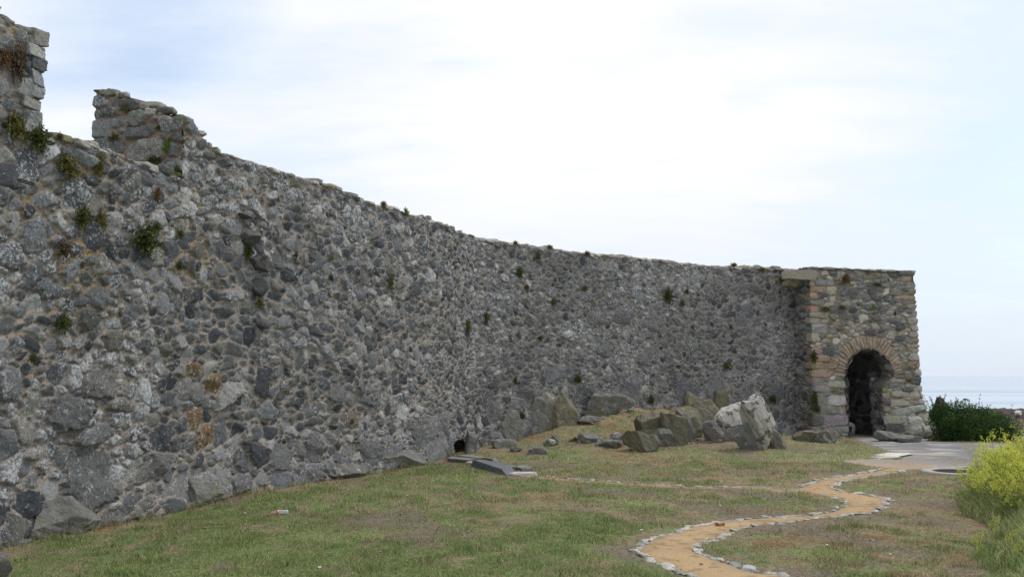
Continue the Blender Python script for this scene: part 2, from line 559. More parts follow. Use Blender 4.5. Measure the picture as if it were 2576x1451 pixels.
M_SAND = attr_mat('sand', 60.0, 0.72, 1.25, 0.6, 0.015)
M_ASPH = attr_mat('worn_asphalt', 22.0, 0.65, 1.4, 0.8, 0.02)

build_ground()
sheet_from_poly('sandy_path', P_PATH, 0.045, 0.004, M_SAND, sand_col, 0.04)
sheet_from_poly('worn_branch_path', P_BR, 0.045, -0.001, M_SAND, branch_col, 0.09)
sheet_from_poly('paved_apron', P_APR, 0.06, -0.006, M_ASPH, asphalt_col, 0.22, 2.4)


# ------------------------------------------------------------------ sea
def build_sea():
    m, nt = new_mat('sea_water')
    P = nd(nt, 'ShaderNodeNewGeometry').outputs['Position']
    mp = nd(nt, 'ShaderNodeMapping', {'Vector': P, 'Scale': (0.35, 1.0, 1.0)}).outputs[0]
    n1 = noise(nt, mp, 0.9, 4.0, 0.6)
    n2 = noise(nt, mp, 0.035, 4.0, 0.55, 0.4)
    h = mth(nt, 'ADD', mth(nt, 'MULTIPLY', n1, 0.25), n2)
    bp = nd(nt, 'ShaderNodeBump', {'Height': h, 'Strength': 0.30, 'Distance': 0.5}).outputs[0]
    # wind lanes: bands of rougher, darker water
    mp2 = nd(nt, 'ShaderNodeMapping', {'Vector': P, 'Scale': (0.0022, 0.016, 1.0)}).outputs[0]
    lane = ramp(nt, noise(nt, mp2, 1.6, 6.0, 0.6, 0.3), [(0.48, 0.0), (0.68, 1.0)])
    col = mixc(nt, lane, (0.32, 0.39, 0.48), (0.20, 0.26, 0.34))
    rg = mth(nt, 'ADD', mth(nt, 'MULTIPLY', lane, 0.15), 0.16)
    out(nt, col, rg, bp, 0.5)
    a = Acc()
    V = [(-9000, 30, -5), (25000, 30, -5), (25000, 40000, -5), (-9000, 40000, -5)]
    a.add(V, Q=[(0, 1, 2, 3)])
    tag(link('sea', a.mesh('sea', m, False)), kind='structure')


build_sea()


def build_shore():
    xs = np.linspace(34, 118, 240); ys = np.linspace(92, 150, 150)
    X, Y = np.meshgrid(xs, ys, indexing='ij')
    ridge = np.exp(-((Y - 121 - 4 * np.sin(X * 0.11)) / 13.0) ** 4) * sst(34, 44, X) * sst(118, 100, X)
    r = 1 - np.abs(2 * fbm(X * 0.16, Y * 0.22, 91, 5, 0.6) - 1) * 2.0
    Z = -6.5 + ridge * (2.3 + 1.1 * r + 0.9 * (fbm(X * 0.6, Y * 0.6, 93, 4, 0.6)))
    n, k = X.shape; I = np.arange(n * k).reshape(n, k)
    Q = np.stack([I[:-1, :-1], I[1:, :-1], I[1:, 1:], I[:-1, 1:]], -1).reshape(-1, 4)
    me = mesh_np('rocky_shore', np.stack([X, Y, Z], -1).reshape(-1, 3), Q, None, M_SHORE, None)
    tag(link('rocky_shore', me), kind='structure')


build_shore()


# ------------------------------------------------------------------ rocks
def ico(sub):
    t = (1 + 5 ** 0.5) / 2
    V = np.array([(-1, t, 0), (1, t, 0), (-1, -t, 0), (1, -t, 0), (0, -1, t), (0, 1, t), (0, -1, -t), (0, 1, -t),
                  (t, 0, -1), (t, 0, 1), (-t, 0, -1), (-t, 0, 1)], float)
    V /= np.linalg.norm(V, axis=1)[:, None]
    F = np.array([(0, 11, 5), (0, 5, 1), (0, 1, 7), (0, 7, 10), (0, 10, 11), (1, 5, 9), (5, 11, 4), (11, 10, 2), (10, 7, 6), (7, 1, 8),
                  (3, 9, 4), (3, 4, 2), (3, 2, 6), (3, 6, 8), (3, 8, 9), (4, 9, 5), (2, 4, 11), (6, 2, 10), (8, 6, 7), (9, 8, 1)])
    for _ in range(sub):
        E = np.sort(np.concatenate([F[:, [0, 1]], F[:, [1, 2]], F[:, [2, 0]]]), axis=1)
        U, inv = np.unique(E, axis=0, return_inverse=True)
        inv = inv.ravel()
        M = V[U[:, 0]] + V[U[:, 1]]; M /= np.linalg.norm(M, axis=1)[:, None]
        n = len(F); m = inv + len(V)
        a, b, c = m[:n], m[n:2 * n], m[2 * n:]
        V = np.concatenate([V, M])
        F = np.concatenate([np.stack([F[:, 0], a, c], 1), np.stack([F[:, 1], b, a], 1), np.stack([F[:, 2], c, b], 1), np.stack([a, b, c], 1)])
    return V, F


ICO = {k: ico(k) for k in (1, 2, 3, 4, 5)}


def rotm(rx, ry, rz):
    cx, sx, cy, sy, cz, sz = math.cos(rx), math.sin(rx), math.cos(ry), math.sin(ry), math.cos(rz), math.sin(rz)
    return np.array([[cz, -sz, 0], [sz, cz, 0], [0, 0, 1]]) @ np.array([[cy, 0, sy], [0, 1, 0], [-sy, 0, cy]]) @ np.array([[1, 0, 0], [0, cx, -sx], [0, sx, cx]])


def rock_shape(seed, sub=3, npl=14, box=0.0, rough=0.03, size=(1, 1, 1)):
    """chiselled stone: star-shaped cut of random planes; box>0 mixes in the six sides of a block"""
    rg = np.random.default_rng(seed)
    V, F = ICO[sub]
    N = rg.normal(size=(npl, 3)); N /= np.linalg.norm(N, axis=1)[:, None]
    D = rg.uniform(0.72, 1.0, npl)
    if box < 0:                                     # cleaved rock: three skewed families of joints, corners knocked off
        B = np.eye(3) + rg.normal(size=(3, 3)) * 0.38
        B = np.concatenate([B, -B + rg.normal(size=(3, 3)) * 0.30, B[:1] + rg.normal(size=(1, 3)) * .5])
        B /= np.linalg.norm(B, axis=1)[:, None]
        N = np.concatenate([N, B]); D = np.concatenate([D + 0.0, rg.uniform(0.58, 0.80, 7)])
    if box > 0:
        B = np.concatenate([np.eye(3), -np.eye(3)]) + rg.normal(size=(6, 3)) * 0.10
        B /= np.linalg.norm(B, axis=1)[:, None]
        N = np.concatenate([N * 1.0, B]); D = np.concatenate([D + 0.25 + 0.3 * box, rg.uniform(0.62, 0.72, 6)])
    dd = V @ N.T
    r = np.where(dd > 0.05, D / np.maximum(dd, 0.05), 9).min(1)
    r = np.minimum(r, 1.25)
    P = V * r[:, None]
    o = rg.random(3) * 50
    n = fbm(P[:, 0] * 3 + o[0] + P[:, 2] * 1.7, P[:, 1] * 3 + o[1] - P[:, 2] * 2.1, seed % 50, 4) - 0.5
    r2 = 0.5 - np.abs(fbm(P[:, 0] * 5 + o[1] + P[:, 2] * 2.3, P[:, 1] * 5 + o[2] + P[:, 2] * 1.1, seed % 37, 4) - 0.5) * 2
    P = P * (1 + n * rough * 5 + (r2 - 0.3) * rough * 1.6)[:, None]
    return P * np.asarray(size), F


def rock(name, label, cat, loc, size, rot=(0, 0, 0), seed=1, sub=4, npl=14, box=0.0, mat=None, group=None, rough=0.03):
    P, F = rock_shape(seed, sub, npl + 2, -1.0, rough * 1.3, size)
    me = mesh_np(name, P, None, F, mat or M_BOULG)
    o = link(name, me, None, loc, rot)
    return tag(o, label, cat, group)


# ------------------------------------------------------------------ stone packing of a masonry face
class Path2:
    def __init__(s, pts, smooth):
        pts = np.asarray(pts, float)
        L = np.concatenate([[0], np.cumsum(np.linalg.norm(np.diff(pts, axis=0), axis=1))])
        n = int(L[-1] / 0.01)
        u = np.linspace(0, L[-1], n)
        p = np.stack([np.interp(u, L, pts[:, i]) for i in (0, 1)], 1)
        k = max(3, int(smooth / 0.01) | 1)
        e = k // 2
        for _ in range(2):
            pp = np.concatenate([p[:1] + (p[:1] - p[1:e + 1][::-1]), p, p[-1:] + (p[-1:] - p[-e - 1:-1][::-1])])
            cs = np.cumsum(np.concatenate([[[0, 0]], pp]), axis=0)
            p = (cs[k:] - cs[:-k]) / k
        s.p = p
        s.L = np.concatenate([[0], np.cumsum(np.linalg.norm(np.diff(p, axis=0), axis=1))])
        t = np.gradient(p, axis=0); t /= np.linalg.norm(t, axis=1)[:, None]
        s.t = t; s.len = s.L[-1]

    def pos(s, u): return np.stack([np.interp(u, s.L, s.p[:, i]) for i in (0, 1)], -1)

    def tan(s, u):
        t = np.stack([np.interp(u, s.L, s.t[:, i]) for i in (0, 1)], -1)
        return t / np.linalg.norm(t, axis=-1)[..., None]

    def hit(s, px, py, lo=0, hi=None):
        """arc length where the viewing ray of a pixel meets the face, and the height"""
        r = ray(px, py)
        c = s.p[:, 0] * r[1] - s.p[:, 1] * r[0]
        ok = (s.L >= lo) & (s.L <= (hi or 1e9))
        idx = np.where((np.sign(c[:-1]) != np.sign(c[1:])) & ok[:-1] & (s.p[:-1, 1] > 1))[0]
        if len(idx) == 0: i = int(np.argmin(np.where(ok, np.abs(c), 1e9)))
        else: i = idx[np.argmin(s.p[idx, 1])]
        d = s.p[i, 1]
        return s.L[i], CAM_H + r[2] * d / r[1], i


def sdist(x, y, a, b, pw, sd=0):
    """gauge distance to a stone outline: superellipse, or an irregular polygon with softened corners"""
    x = x / a; y = y / b
    if sd == 0: return (np.abs(x) ** pw + np.abs(y) ** pw) ** (1 / pw)
    rs = np.random.RandomState(sd)
    n = rs.randint(4, 7)
    th = (np.arange(n) + rs.uniform(-0.33, 0.33, n)) * 2 * math.pi / n + rs.uniform(0, 6.3) * (n > 4)
    q = rs.uniform(14, 40)
    s = 0
    for t in th: s = s + np.maximum(0, (x * math.cos(t) + y * math.sin(t)) / rs.uniform(0.80, 1.08)) ** q
    return s ** (1 / q)


def fill(rg, u0, u1, v0, v1, classes, fixed=(), asp=(0.75, 1.5), ang=0.5, gap=0.012, forbid=None, p=(2.6, 4.5), res=0.02, weight=None, poly_=True):
    """dart throwing from large to small; returns rows u,v,a,b,ang,p,kind"""
    nu = int((u1 - u0) / res) + 1; nv = int((v1 - v0) / res) + 1
    occ = np.zeros((nu, nv), bool)
    ug = u0 + (np.arange(nu) + .5) * res; vg = v0 + (np.arange(nv) + .5) * res
    if forbid is not None:
        occ |= forbid(ug[:, None] + 0 * vg[None], vg[None] + 0 * ug[:, None])
    S = []

    def window(u, v, a, b, th, pw, grow, sd=0):
        R_ = max(a, b) * 1.3 + grow
        i0 = max(0, int((u - R_ - u0) / res)); i1 = min(nu, int((u + R_ - u0) / res) + 1)
        j0 = max(0, int((v - R_ - v0) / res)); j1 = min(nv, int((v + R_ - v0) / res) + 1)
        if i1 <= i0 or j1 <= j0: return None
        du = ug[i0:i1, None] - u; dv = vg[None, j0:j1] - v
        c, s_ = math.cos(th), math.sin(th)
        return (slice(i0, i1), slice(j0, j1)), sdist(du * c + dv * s_, -du * s_ + dv * c, a + grow, b + grow, pw, sd) < 1
    for f in fixed:
        w = window(*f[:6], 0.0, max(0, -f[6]))
        S.append(list(f))
        if w: occ[w[0]] |= w[1]
    area = (u1 - u0) * (v1 - v0)
    for r, dens in classes:
        for _ in range(int(dens * area)):
            u = rg.uniform(u0, u1); v = rg.uniform(v0, v1)
            if weight is not None and rg.random() > weight(r, u, v): continue
            k = rg.uniform(*asp)
            rr = r * rg.uniform(0.85, 1.15)
            a = rr * math.sqrt(k); b = rr / math.sqrt(k)
            th = rg.normal() * ang
            pw = rg.uniform(*p)
            i = min(nu - 1, int((u - u0) / res)); j = min(nv - 1, int((v - v0) / res))
            if occ[i, j]: continue
            sd = int(rg.integers(1, 400)) if poly_ else 0
            w = window(u, v, a, b, th, pw, gap, sd)
            if w is None: continue
            if (occ[w[0]] & w[1]).sum() > 0.045 * w[1].sum(): continue
            occ[w[0]] |= w[1]
            S.append([u, v, a, b, th, pw, -sd])
    return S


def raster(S, U, V, du, dv, warp=0.018, wsc=9.0, seed=0, gap=0.012, edge=0.022, hmin=0.02, hmax=0.055, lim=1.13):
    rg = np.random.default_rng(seed + 5)
    Uw = U + (fbm(U * wsc, V * wsc, seed, 3) - 0.5) * 2 * warp
    Vw = V + (fbm(U * wsc + 31, V * wsc + 17, seed + 4, 3) - 0.5) * 2 * warp
    d1 = np.full(U.shape, 9.0); d2 = np.full(U.shape, 9.0); idx = np.full(U.shape, -1)
    u0, v0 = U[0, 0], V[0, 0]
    A = np.array(S, float)
    for n, (u, v, a, b, th, pw, kd) in enumerate(S):
        R_ = max(a, b) * 1.75 + 0.05
        i0 = max(0, int((u - R_ - u0) / du)); i1 = min(U.shape[0], int((u + R_ - u0) / du) + 2)
        j0 = max(0, int((v - R_ - v0) / dv)); j1 = min(U.shape[1], int((v + R_ - v0) / dv) + 2)
        if i1 <= i0 or j1 <= j0: continue
        sl = (slice(i0, i1), slice(j0, j1))
        x = Uw[sl] - u; y = Vw[sl] - v
        c, s_ = math.cos(th), math.sin(th)
        d = sdist(x * c + y * s_, -x * s_ + y * c, a, b, pw, int(max(0, -kd)))
        D1 = d1[sl]; D2 = d2[sl]; I = idx[sl]
        less = d < D1
        D2[:] = np.where(less, D1, np.minimum(D2, d))
        I[:] = np.where(less, n, I); D1[:] = np.where(less, d, D1)
    ok = idx >= 0
    ii = np.where(ok, idx, 0)
    rm = np.minimum(A[ii, 2], A[ii, 3])
    e = np.minimum((lim - d1) * rm, (d2 - d1) * rm * 0.62 - gap * 0.5)
    m = np.where(ok, sst(0.0, edge, e), 0)
    n = len(S)
    H = rg.uniform(hmin, hmax, n); tu = rg.normal(size=n) * 0.20; tv = rg.normal(size=n) * 0.20 + 0.06
    x = U - A[ii, 0]; y = V - A[ii, 1]
    sz = np.clip(A[ii, 2] / 0.1, 0.5, 2.2)
    h = H[ii] * np.sqrt(sz) + np.clip(tu[ii] * x + tv[ii] * y, -0.03, 0.03) + 0.010 * sz * np.clip(1 - d1 ** 2, 0, 1)
    h = h + (fbm(U * 14 + ii * 0.37, V * 14, seed + 9, 3) - 0.5) * 0.026 * np.sqrt(sz)
    h = m * np.maximum(h, 0.006) + (fbm(U * 22, V * 22, seed + 11, 2) - 0.5) * 0.008
    return h, m, np.where(ok, idx, -1), d1


def grid_mesh(pos, keep):
    n, k = keep.shape
    kf = keep[:-1, :-1] & keep[1:, :-1] & keep[1:, 1:] & keep[:-1, 1:]
    I = np.arange(n * k).reshape(n, k)
    Q = np.stack([I[:-1, :-1], I[1:, :-1], I[1:, 1:], I[:-1, 1:]], -1)[kf]
    used = np.unique(Q); mp = np.zeros(n * k, int); mp[used] = np.arange(len(used))
    return pos.reshape(-1, 3)[used], mp[Q], used


DARKS = np.array([(0.050, 0.056, 0.063), (0.078, 0.084, 0.090), (0.11, 0.116, 0.12), (0.145, 0.150, 0.153), (0.19, 0.192, 0.188), (0.14, 0.132, 0.118),
                  (0.125, 0.13, 0.115), (0.24, 0.235, 0.22)])
DARKS = DARKS * np.array([1.30, 1.33, 1.37])
DARKP = np.array([.13, .17, .20, .19, .11, .07, .08, .05])
GATES = np.array([(0.46, 0.43, 0.355), (0.39, 0.37, 0.315), (0.49, 0.45, 0.375), (0.20, 0.20, 0.19), (0.12, 0.125, 0.13), (0.37, 0.265, 0.185), (0.30, 0.26, 0.175)])
GATEP = np.array([.22, .20, .13, .15, .12, .10, .08])
MORT = np.array([0.31, 0.275, 0.24])


def face_attrs(S, idx, m, U, V, pal, prob, rg, mort=MORT, custom=None):
    n = max(1, len(S))
    ci = rg.choice(len(pal), n, p=prob / prob.sum())
    C = pal[ci] * rg.uniform(0.68, 1.25, (n, 1))
    lic = rg.random(n)
    if custom: custom(S, C, lic, rg)
    ii = np.where(idx >= 0, idx, 0)
    mc = mort * (0.85 + 0.3 * fbm(U * 1.2, V * 1.2, 88, 4))[..., None]
    col = mc + (C[ii] - mc) * m[..., None]
    return col, lic[ii] * 1.0, m


def rec(col, used): return col.reshape(-1, 3)[used]


# ================================================================== rampart wall
WP = Path2([(-7.0, 5.2), (-6.3, 8.2), (-5.75, 10.4), (-4.70, 13.9), (-2.95, 18.0), (-1.62, 20.9), (-0.93, 23.1), (0.68, 24.72), (2.45, 26.15), (4.5, 27.75),
            (6.7, 29.15), (9.5, 30.35), (10.6, 30.9)], 0.16)
U_M1 = WP.hit(95, 250)[0]
U_C2 = WP.hit(452, 400)[0]
U_M2 = WP.hit(500, 330)[0]
U_M3 = WP.hit(530, 370)[0]
U_DR = WP.hit(1145, 1140)[0]
TOPZ = 5.42


def ztop(u):
    u = np.asarray(u, float)
    w = 0.10 * (fbm(u * 0.8, u * 0 + 3, 6, 3) - 0.5)
    z = np.interp(u, [0, U_M1 - 1.0, U_M1 - 0.25, U_M1], [6.12, 6.02, 5.92, 5.84])
    z = np.where(u > U_M1, 4.80 + (u - U_M1) * 0.012, z)
    z = np.where(u > U_C2, np.interp(u, [U_C2, U_C2 + 0.25, U_M2, U_M3 - 0.08, U_M3, U_M3 + 0.6], [5.72, 5.71, 5.60, 5.47, 5.40, TOPZ - 0.02]), z)
    return z + w * (u > U_M3)


WU0, WU1, WV0, WV1 = 0.6, WP.len - 0.2, -0.35, 6.2


def wall_px(px, py, w, h, th=0.0, pw=3.2, kd=None):
    """a stone of the wall measured in the picture: centre and size in pixels"""
    if kd is None: kd = -int(px * 7 + py) % 390 - 391 if pw == 3.2 or pw < 3.2 else 0
    u, z, i = WP.hit(px, py)
    u2, _, _ = WP.hit(px + w / 2, py); u1, _, _ = WP.hit(px - w / 2, py)
    return [u, z, max(0.03, abs(u2 - u1) / 2), h / 2 / FPX * WP.p[i, 1], th, pw, kd]


WALL_BIG = [wall_px(*a) for a in [
    (215, 1200, 118, 150, 0.1, 2.6), (170, 1035, 96, 82, 0, 2.3), (253, 962, 80, 72, 0.1, 3.6), (235, 1094, 88, 42, 0.15, 4), (18, 965, 58, 72, 0, 5),
    (62, 1088, 62, 62), (475, 982, 62, 48, -.1), (530, 966, 38, 40, 0.1, 4, 1), (486, 1050, 32, 48, 0.1, 3, 1), (480, 932, 26, 32, 0, 3, 1), (515, 1095, 50, 50, .3, 3, 1),
    (400, 1102, 44, 64), (550, 1088, 34, 62), (500, 1218, 150, 78, 0, 2.6), (585, 1216, 60, 50), (662, 960, 30, 66), (185, 487, 64, 72), (230, 596, 36, 62),
    (62, 420, 52, 84, 0, 4), (15, 440, 42, 60, 0, 5), (375, 1168, 66, 50, .1), (285, 1190, 34, 40), (155, 1150, 36, 44), (120, 1240, 40, 50),
    (880, 1055, 40, 40, 0, 4, 1), (845, 990, 42, 42), (700, 1155, 50, 60), (650, 1150, 44, 50), (780, 1130, 46, 66), (930, 1140, 50, 60, .1), (975, 1150, 55, 50),
    (1050, 1095, 40, 60), (1085, 1130, 36, 66), (1020, 1180, 60, 40), (880, 1190, 70, 46), (760, 1190, 60, 56), (690, 1205, 40, 50), (290, 1055, 34, 40),
    (300, 1020, 60, 40), (335, 780, 40, 46), (220, 800, 44, 50), (285, 855, 40, 56), (36, 870, 32, 44), (365, 985, 30, 60), (585, 880, 40, 30), (20, 1120, 50, 80, 0, 4),
    (20, 1180, 46, 60), (130, 1310, 90, 60), (60, 1270, 60, 60), (1075, 1080, 36, 60), (1110, 1060, 26, 46),
    (1500, 800, 42, 28, 0, 4), (1562, 800, 36, 26, 0, 4), (1600, 735, 26, 26, 0, 4), (1860, 805, 26, 20), (1520, 880, 36, 34), (1590, 975, 34, 60), (1620, 900, 30, 30),
    (1395, 940, 46, 36), (1480, 990, 60, 40, .2), (1550, 995, 60, 44), (1640, 1000, 46, 36), (1730, 985, 50, 60), (1800, 985, 40, 70), (1880, 1010, 40, 56),
    (1320, 990, 40, 40), (1290, 1030, 40, 50), (1240, 1040, 30, 50), (1220, 1000, 24, 40), (1365, 1060, 50, 40), (1300, 1075, 46, 40), (1950, 990, 40, 50)]]


def weight_wall(r, u, v):
    low = math.exp(-max(v, 0) / 1.2)
    near = max(0.0, 1 - u / 12.0)
    if u > 15.5 and r > 0.07 and v > 0.9: return 0.25 if r > 0.09 else 0.6
    if r > 0.2: return 0.15 + 0.9 * low + 0.5 * near
    if r > 0.15: return 0.3 + 0.7 * low + 0.6 * near
    return 1.0


def drain_hole(u, v):
    return (((u - U_DR) / 0.55) ** 2 + ((v - 0.02) / 0.36) ** 2) < 1


def build_wall():
    root = empty('rampart_wall', (float(WP.pos(12)[0]), float(WP.pos(12)[1]), 0),
                 'long high rampart of dark rubble stone and pale mortar leading to the gate tower', 'wall')
    rg = np.random.default_rng(42)
    S = fill(rg, WU0, WU1, WV0, WV1, [(0.16, 0.5), (0.120, 4), (0.092, 22), (0.074, 90), (0.058, 170), (0.044, 230), (0.031, 220), (0.021, 140)],
             WALL_BIG, (0.75, 2.3), 0.42, 0.006, weight=weight_wall)
    du, dv = 0.02, 0.016
    us = np.arange(WU0, WU1, du); vs = np.arange(WV0, WV1, dv)
    U, V = np.meshgrid(us, vs, indexing='ij')
    h, m, idx, d1 = raster(S, U, V, du, dv, seed=3, lim=1.25, gap=0.013, hmin=0.012, hmax=0.050, edge=0.010, warp=0.011)

    def custom(S, C, lic, rg):
        for i, s in enumerate(S):
            lic[i] = np.clip(lic[i] * 0.75 + 1.3 * (float(fbm(s[0] * 0.5, s[1] * 0.5, 37, 3)) - 0.42), 0, 1)
            if s[6] == 1: C[i] = (0.17, 0.115, 0.058); lic[i] = 0.6
            elif s[0] > 19 and rg.random() < 0.5: C[i] = C[i] * 0.7 + np.array([0.20, 0.205, 0.20]) * 0.3
            if s[1] < 0.5: lic[i] *= 0.5
            # orange lichen cloud low on the near wall
            if s[6] == 0 and math.hypot(s[0] - ORG[0], (s[1] - ORG[1]) * 1.0) < 0.95 and rg.random() < 0.4: C[i] = (0.155, 0.115, 0.065); lic[i] = 0.5
            if math.hypot(s[2], s[3]) > 0.28: C[i] = C[i] * 0.4 + np.array([0.17, 0.17, 0.168]) * 0.6; lic[i] = 0.35 + 0.2 * rg.random()
    ORG = WP.hit(500, 1010)[:2]
    col, lic, _ = face_attrs(S, idx, m, U, V, DARKS, DARKP, rg, custom=custom)
    stn = 0.82 + 0.36 * fbm(U * 1.1, V * 0.35, 29, 4)
    col = col * stn[..., None]
    # yellowish lichen on the mortar of the upper left
    yl = sst(0.5, 0.64, fbm(U * 0.9, V * 0.9, 15, 4)) * sst(11.5, 7.5, U) * sst(1.6, 3.4, V)
    yc = np.array([0.27, 0.195, 0.085])
    col = col + (yc - col) * (yl * (1 - m) * 0.8)[..., None]
    # darker dirty lines in wall 2 mortar; the joint is thinner and greyer there
    gr = sst(16, 20, U) * (1 - m)
    col = col + (np.array([0.29, 0.265, 0.235]) - col) * (gr * 0.6)[..., None]
    p = WP.pos(U); t = WP.tan(U)
    N = np.stack([t[..., 1], -t[..., 0], 0 * U], -1)          # outward: to the right of the path
    bulge = 0.10 * (fbm(U * 0.4, V * 0.45, 19, 3) - 0.5) + 0.16 * np.clip(1 - V / 1.2, 0, 1) ** 2
    bulge = bulge + 0.0 * V
    pos = np.concatenate([p, V[..., None]], -1) + N * (h + bulge)[..., None]
    keep = (V <= ztop(U) + 0.02) & ~drain_hole(U, V)
    Vv, Q, used = grid_mesh(pos, keep)
    me = mesh_np('wall_face', Vv, Q, None, M_WALL, {'col': rec(col, used), 'msk': m.ravel()[used], 'lic': lic.ravel()[used]})
    link('wall_face', me, root).matrix_parent_inverse = inv(root)

    # ---- cheeks of the embrasure
    def cheek(uc, facing, zlo, topf, name, depth=1.62, seed=1, fixed=()):
        """flat face running from the front at arc length uc straight back into the wall"""
        t = WP.tan(uc); o = WP.pos(uc) + (t * 0.06 if facing < 0 else -t * 0.08); n = np.array([t[1], -t[0]])
        ds = 0.016
        W, Z = np.meshgrid(np.arange(-0.04, depth, ds), np.arange(zlo, 6.8, ds), indexing='ij')
        rg = np.random.default_rng(seed)
        S = fill(rg, -0.1, depth + 0.1, zlo, 6.8, [(0.2, 14), (0.14, 60), (0.10, 160), (0.07, 300), (0.045, 400), (0.03, 300)], list(fixed), (1.1, 2.4), 0.18, 0.004, res=0.012)
        h, m, idx, d1 = raster(S, W, Z, ds, ds, seed=seed)

        def cu(S, C, lic, rg):
            C[:] = C * 0.8 + np.array([0.24, 0.235, 0.20]) * 0.28
        col, lic, _ = face_attrs(S, idx, m, W, Z, DARKS, DARKP, rg, mort=np.array([0.33, 0.25, 0.20]), custom=cu)
        xy = o[None, None] - n * W[..., None] + (-t if facing < 0 else t) * (h[..., None] + 0.0)
        pos = np.concatenate([xy, Z[..., None]], -1)
        keep = Z <= topf(W)
        Vv, Q, used = grid_mesh(pos, keep)
        me = mesh_np(name, Vv, Q, None, M_WALL, {'col': rec(col, used), 'msk': m.ravel()[used], 'lic': lic.ravel()[used] * 0.8})
        return me
    top2 = lambda w: 5.70 + 0.60 * sst(0.0, 1.5, w) * 1.0 + 0.05 * (vn(w * 4, w * 0) - 0.5)
    fx = [[1.50, 6.12, .13, .10, 0, 4, 0], [1.38, 5.93, .26, .08, .02, 5, 0], [1.47, 5.68, .16, .15, 0, 4, 0], [1.33, 5.40, .28, .15, 0, 4, 0],
          [1.45, 5.13, .2, .14, 0, 4, 0], [0.62, 5.28, .33, .17, -0.05, 3, 0], [0.75, 5.58, .26, .10, -.1, 3, 0], [0.95, 6.02, .22, .1, -.05, 4, 0]]
    me = cheek(U_C2, -1, 4.6, top2, 'embrasure_cheek', seed=21, fixed=fx)
    link('embrasure_cheek', me, root).matrix_parent_inverse = inv(root)
    me = cheek(U_M1, 1, 4.6, lambda w: 5.86 + 0.30 * sst(0, 1.5, w), 'embrasure_cheek', seed=22)
    link('embrasure_cheek', me, root).matrix_parent_inverse = inv(root)

    # ---- rear faces and the wall top behind the coping (plain mortar-bedded rubble)
    us = np.arange(WU0, WU1, 0.06); ws = np.array([0.0, 0.25, 0.5, 0.75, 1.0, 1.25, 1.5, 1.62])
    p = WP.pos(us); t = WP.tan(us); n = np.stack([t[:, 1], -t[:, 0]], 1)
    top = np.where((us > U_M1 - 0.14) & (us <= U_C2 + 0.14), 4.80 + (us - U_M1) * 0.012, ztop(us))
    top = np.where(us > U_C2 + 0.14, ztop(us), top)
    sl = np.where(us < U_M1, 0.18, np.where(us < U_C2, 0.02, np.where(us < U_M3, 0.36, 0.05)))
    prof = [(w, top + sl * w - (0.05 if w == 0 else 0.0)) for w in ws] + [(1.64, np.full(len(us), 3.0)), (1.64, np.full(len(us), -0.3))]
    VV = np.stack([np.concatenate([p - n * w, z[:, None]], 1) for w, z in prof], 1)
    VV[:, 1:8, 2] += (np.random.default_rng(3).random((len(us), 7)) - 0.5) * 0.03
    k = VV.shape[1]; I = np.arange(len(us) * k).reshape(len(us), k)
    seg = (us > U_M1 - 0.14).astype(int) + (us > U_C2 + 0.14)
    ok = seg[:-1] == seg[1:]
    Q = np.stack([I[:-1, :-1], I[:-1, 1:], I[1:, 1:], I[1:, :-1]], -1)[ok].reshape(-1, 4)
    c = np.full((len(us) * k, 3), 0.0) + np.array([0.26, 0.25, 0.22])
    me = mesh_np('wall_core', VV.reshape(-1, 3), Q, None, M_STONE, {'col': c})
    link('wall_core', me, root).matrix_parent_inverse = inv(root)

    # ---- coping of flat rough stones along every top edge
    a = Acc(); rg = np.random.default_rng(77)
    PALE = np.array([(0.34, 0.32, 0.28), (0.42, 0.40, 0.36), (0.27, 0.26, 0.24), (0.20, 0.20, 0.19), (0.36, 0.32, 0.24), (0.5, 0.48, 0.45), (0.30, 0.28, 0.16)])

    def slab(c2, z, th, L, W, H, tilt=0.0, pale=1.0):
        P, F = rock_shape(int(rg.integers(1e6)), 2, 9, 0.6, 0.02, (L, W, H))
        M = rotm(rg.normal() * 0.07 + tilt, rg.normal() * 0.09, th + rg.normal() * 0.12)
        P = P @ M.T + np.array([c2[0], c2[1], z])
        cc = PALE[rg.choice(7, p=[.24, .2, .18, .12, .12, .07, .07])] * rg.uniform(.8, 1.15) * pale
        a.add(P, T=F, C=cc)
    for row, (w0, dz) in enumerate([(0.10, 0.015), (0.36, 0.055), (0.7, 0.075)]):
        u = WU0
        while u < WU1 - 0.1:
            L = rg.uniform(0.13, 0.34); u += L * 0.92
            if abs(u - U_M1) < 0.06 or abs(u - U_C2) < 0.06: continue
            pp = WP.pos(u); tt = WP.tan(u); nn = np.array([tt[1], -tt[0]])
            s_ = 0.18 if u < U_M1 else (0.02 if u < U_C2 else (0.36 if u < U_M3 else 0.09))
            w = w0 + rg.uniform(-.05, .05)
            lump = 0.05 * max(0.0, float(fbm(u * 1.7, 4.0, 9, 2)) - 0.5) * 2 + (0.06 if rg.random() < 0.06 else 0)
            slab(pp - nn * w, float(ztop(u)) + dz + s_ * w + lump, math.atan2(tt[1], tt[0]), L * 0.72, rg.uniform(.13, .22), rg.uniform(.035, .075), pale=1.0 if u > U_M3 else 0.8)
            u += L * 0.1
    # cap of the second merlon, stepping down from the back to the front and to the right
    o = WP.pos(U_C2); t = WP.tan(U_C2); n = np.array([t[1], -t[0]])
    for k in range(60):
        w = rg.uniform(0, 1.6); s_ = rg.uniform(0.02, 0.8)
        zz = 5.70 + 0.60 * float(sst(0, 1.5, w)) - 0.28 * float(sst(0.15, 0.95, s_))
        slab(o - n * w + t * (s_ + 0.04), zz - 0.03, rg.uniform(0, 3), rg.uniform(.1, .2), rg.uniform(.1, .16), rg.uniform(.05, .08), pale=0.75)
    me = a.mesh('coping', M_STONE)
    link('coping', me, root).matrix_parent_inverse = inv(root)

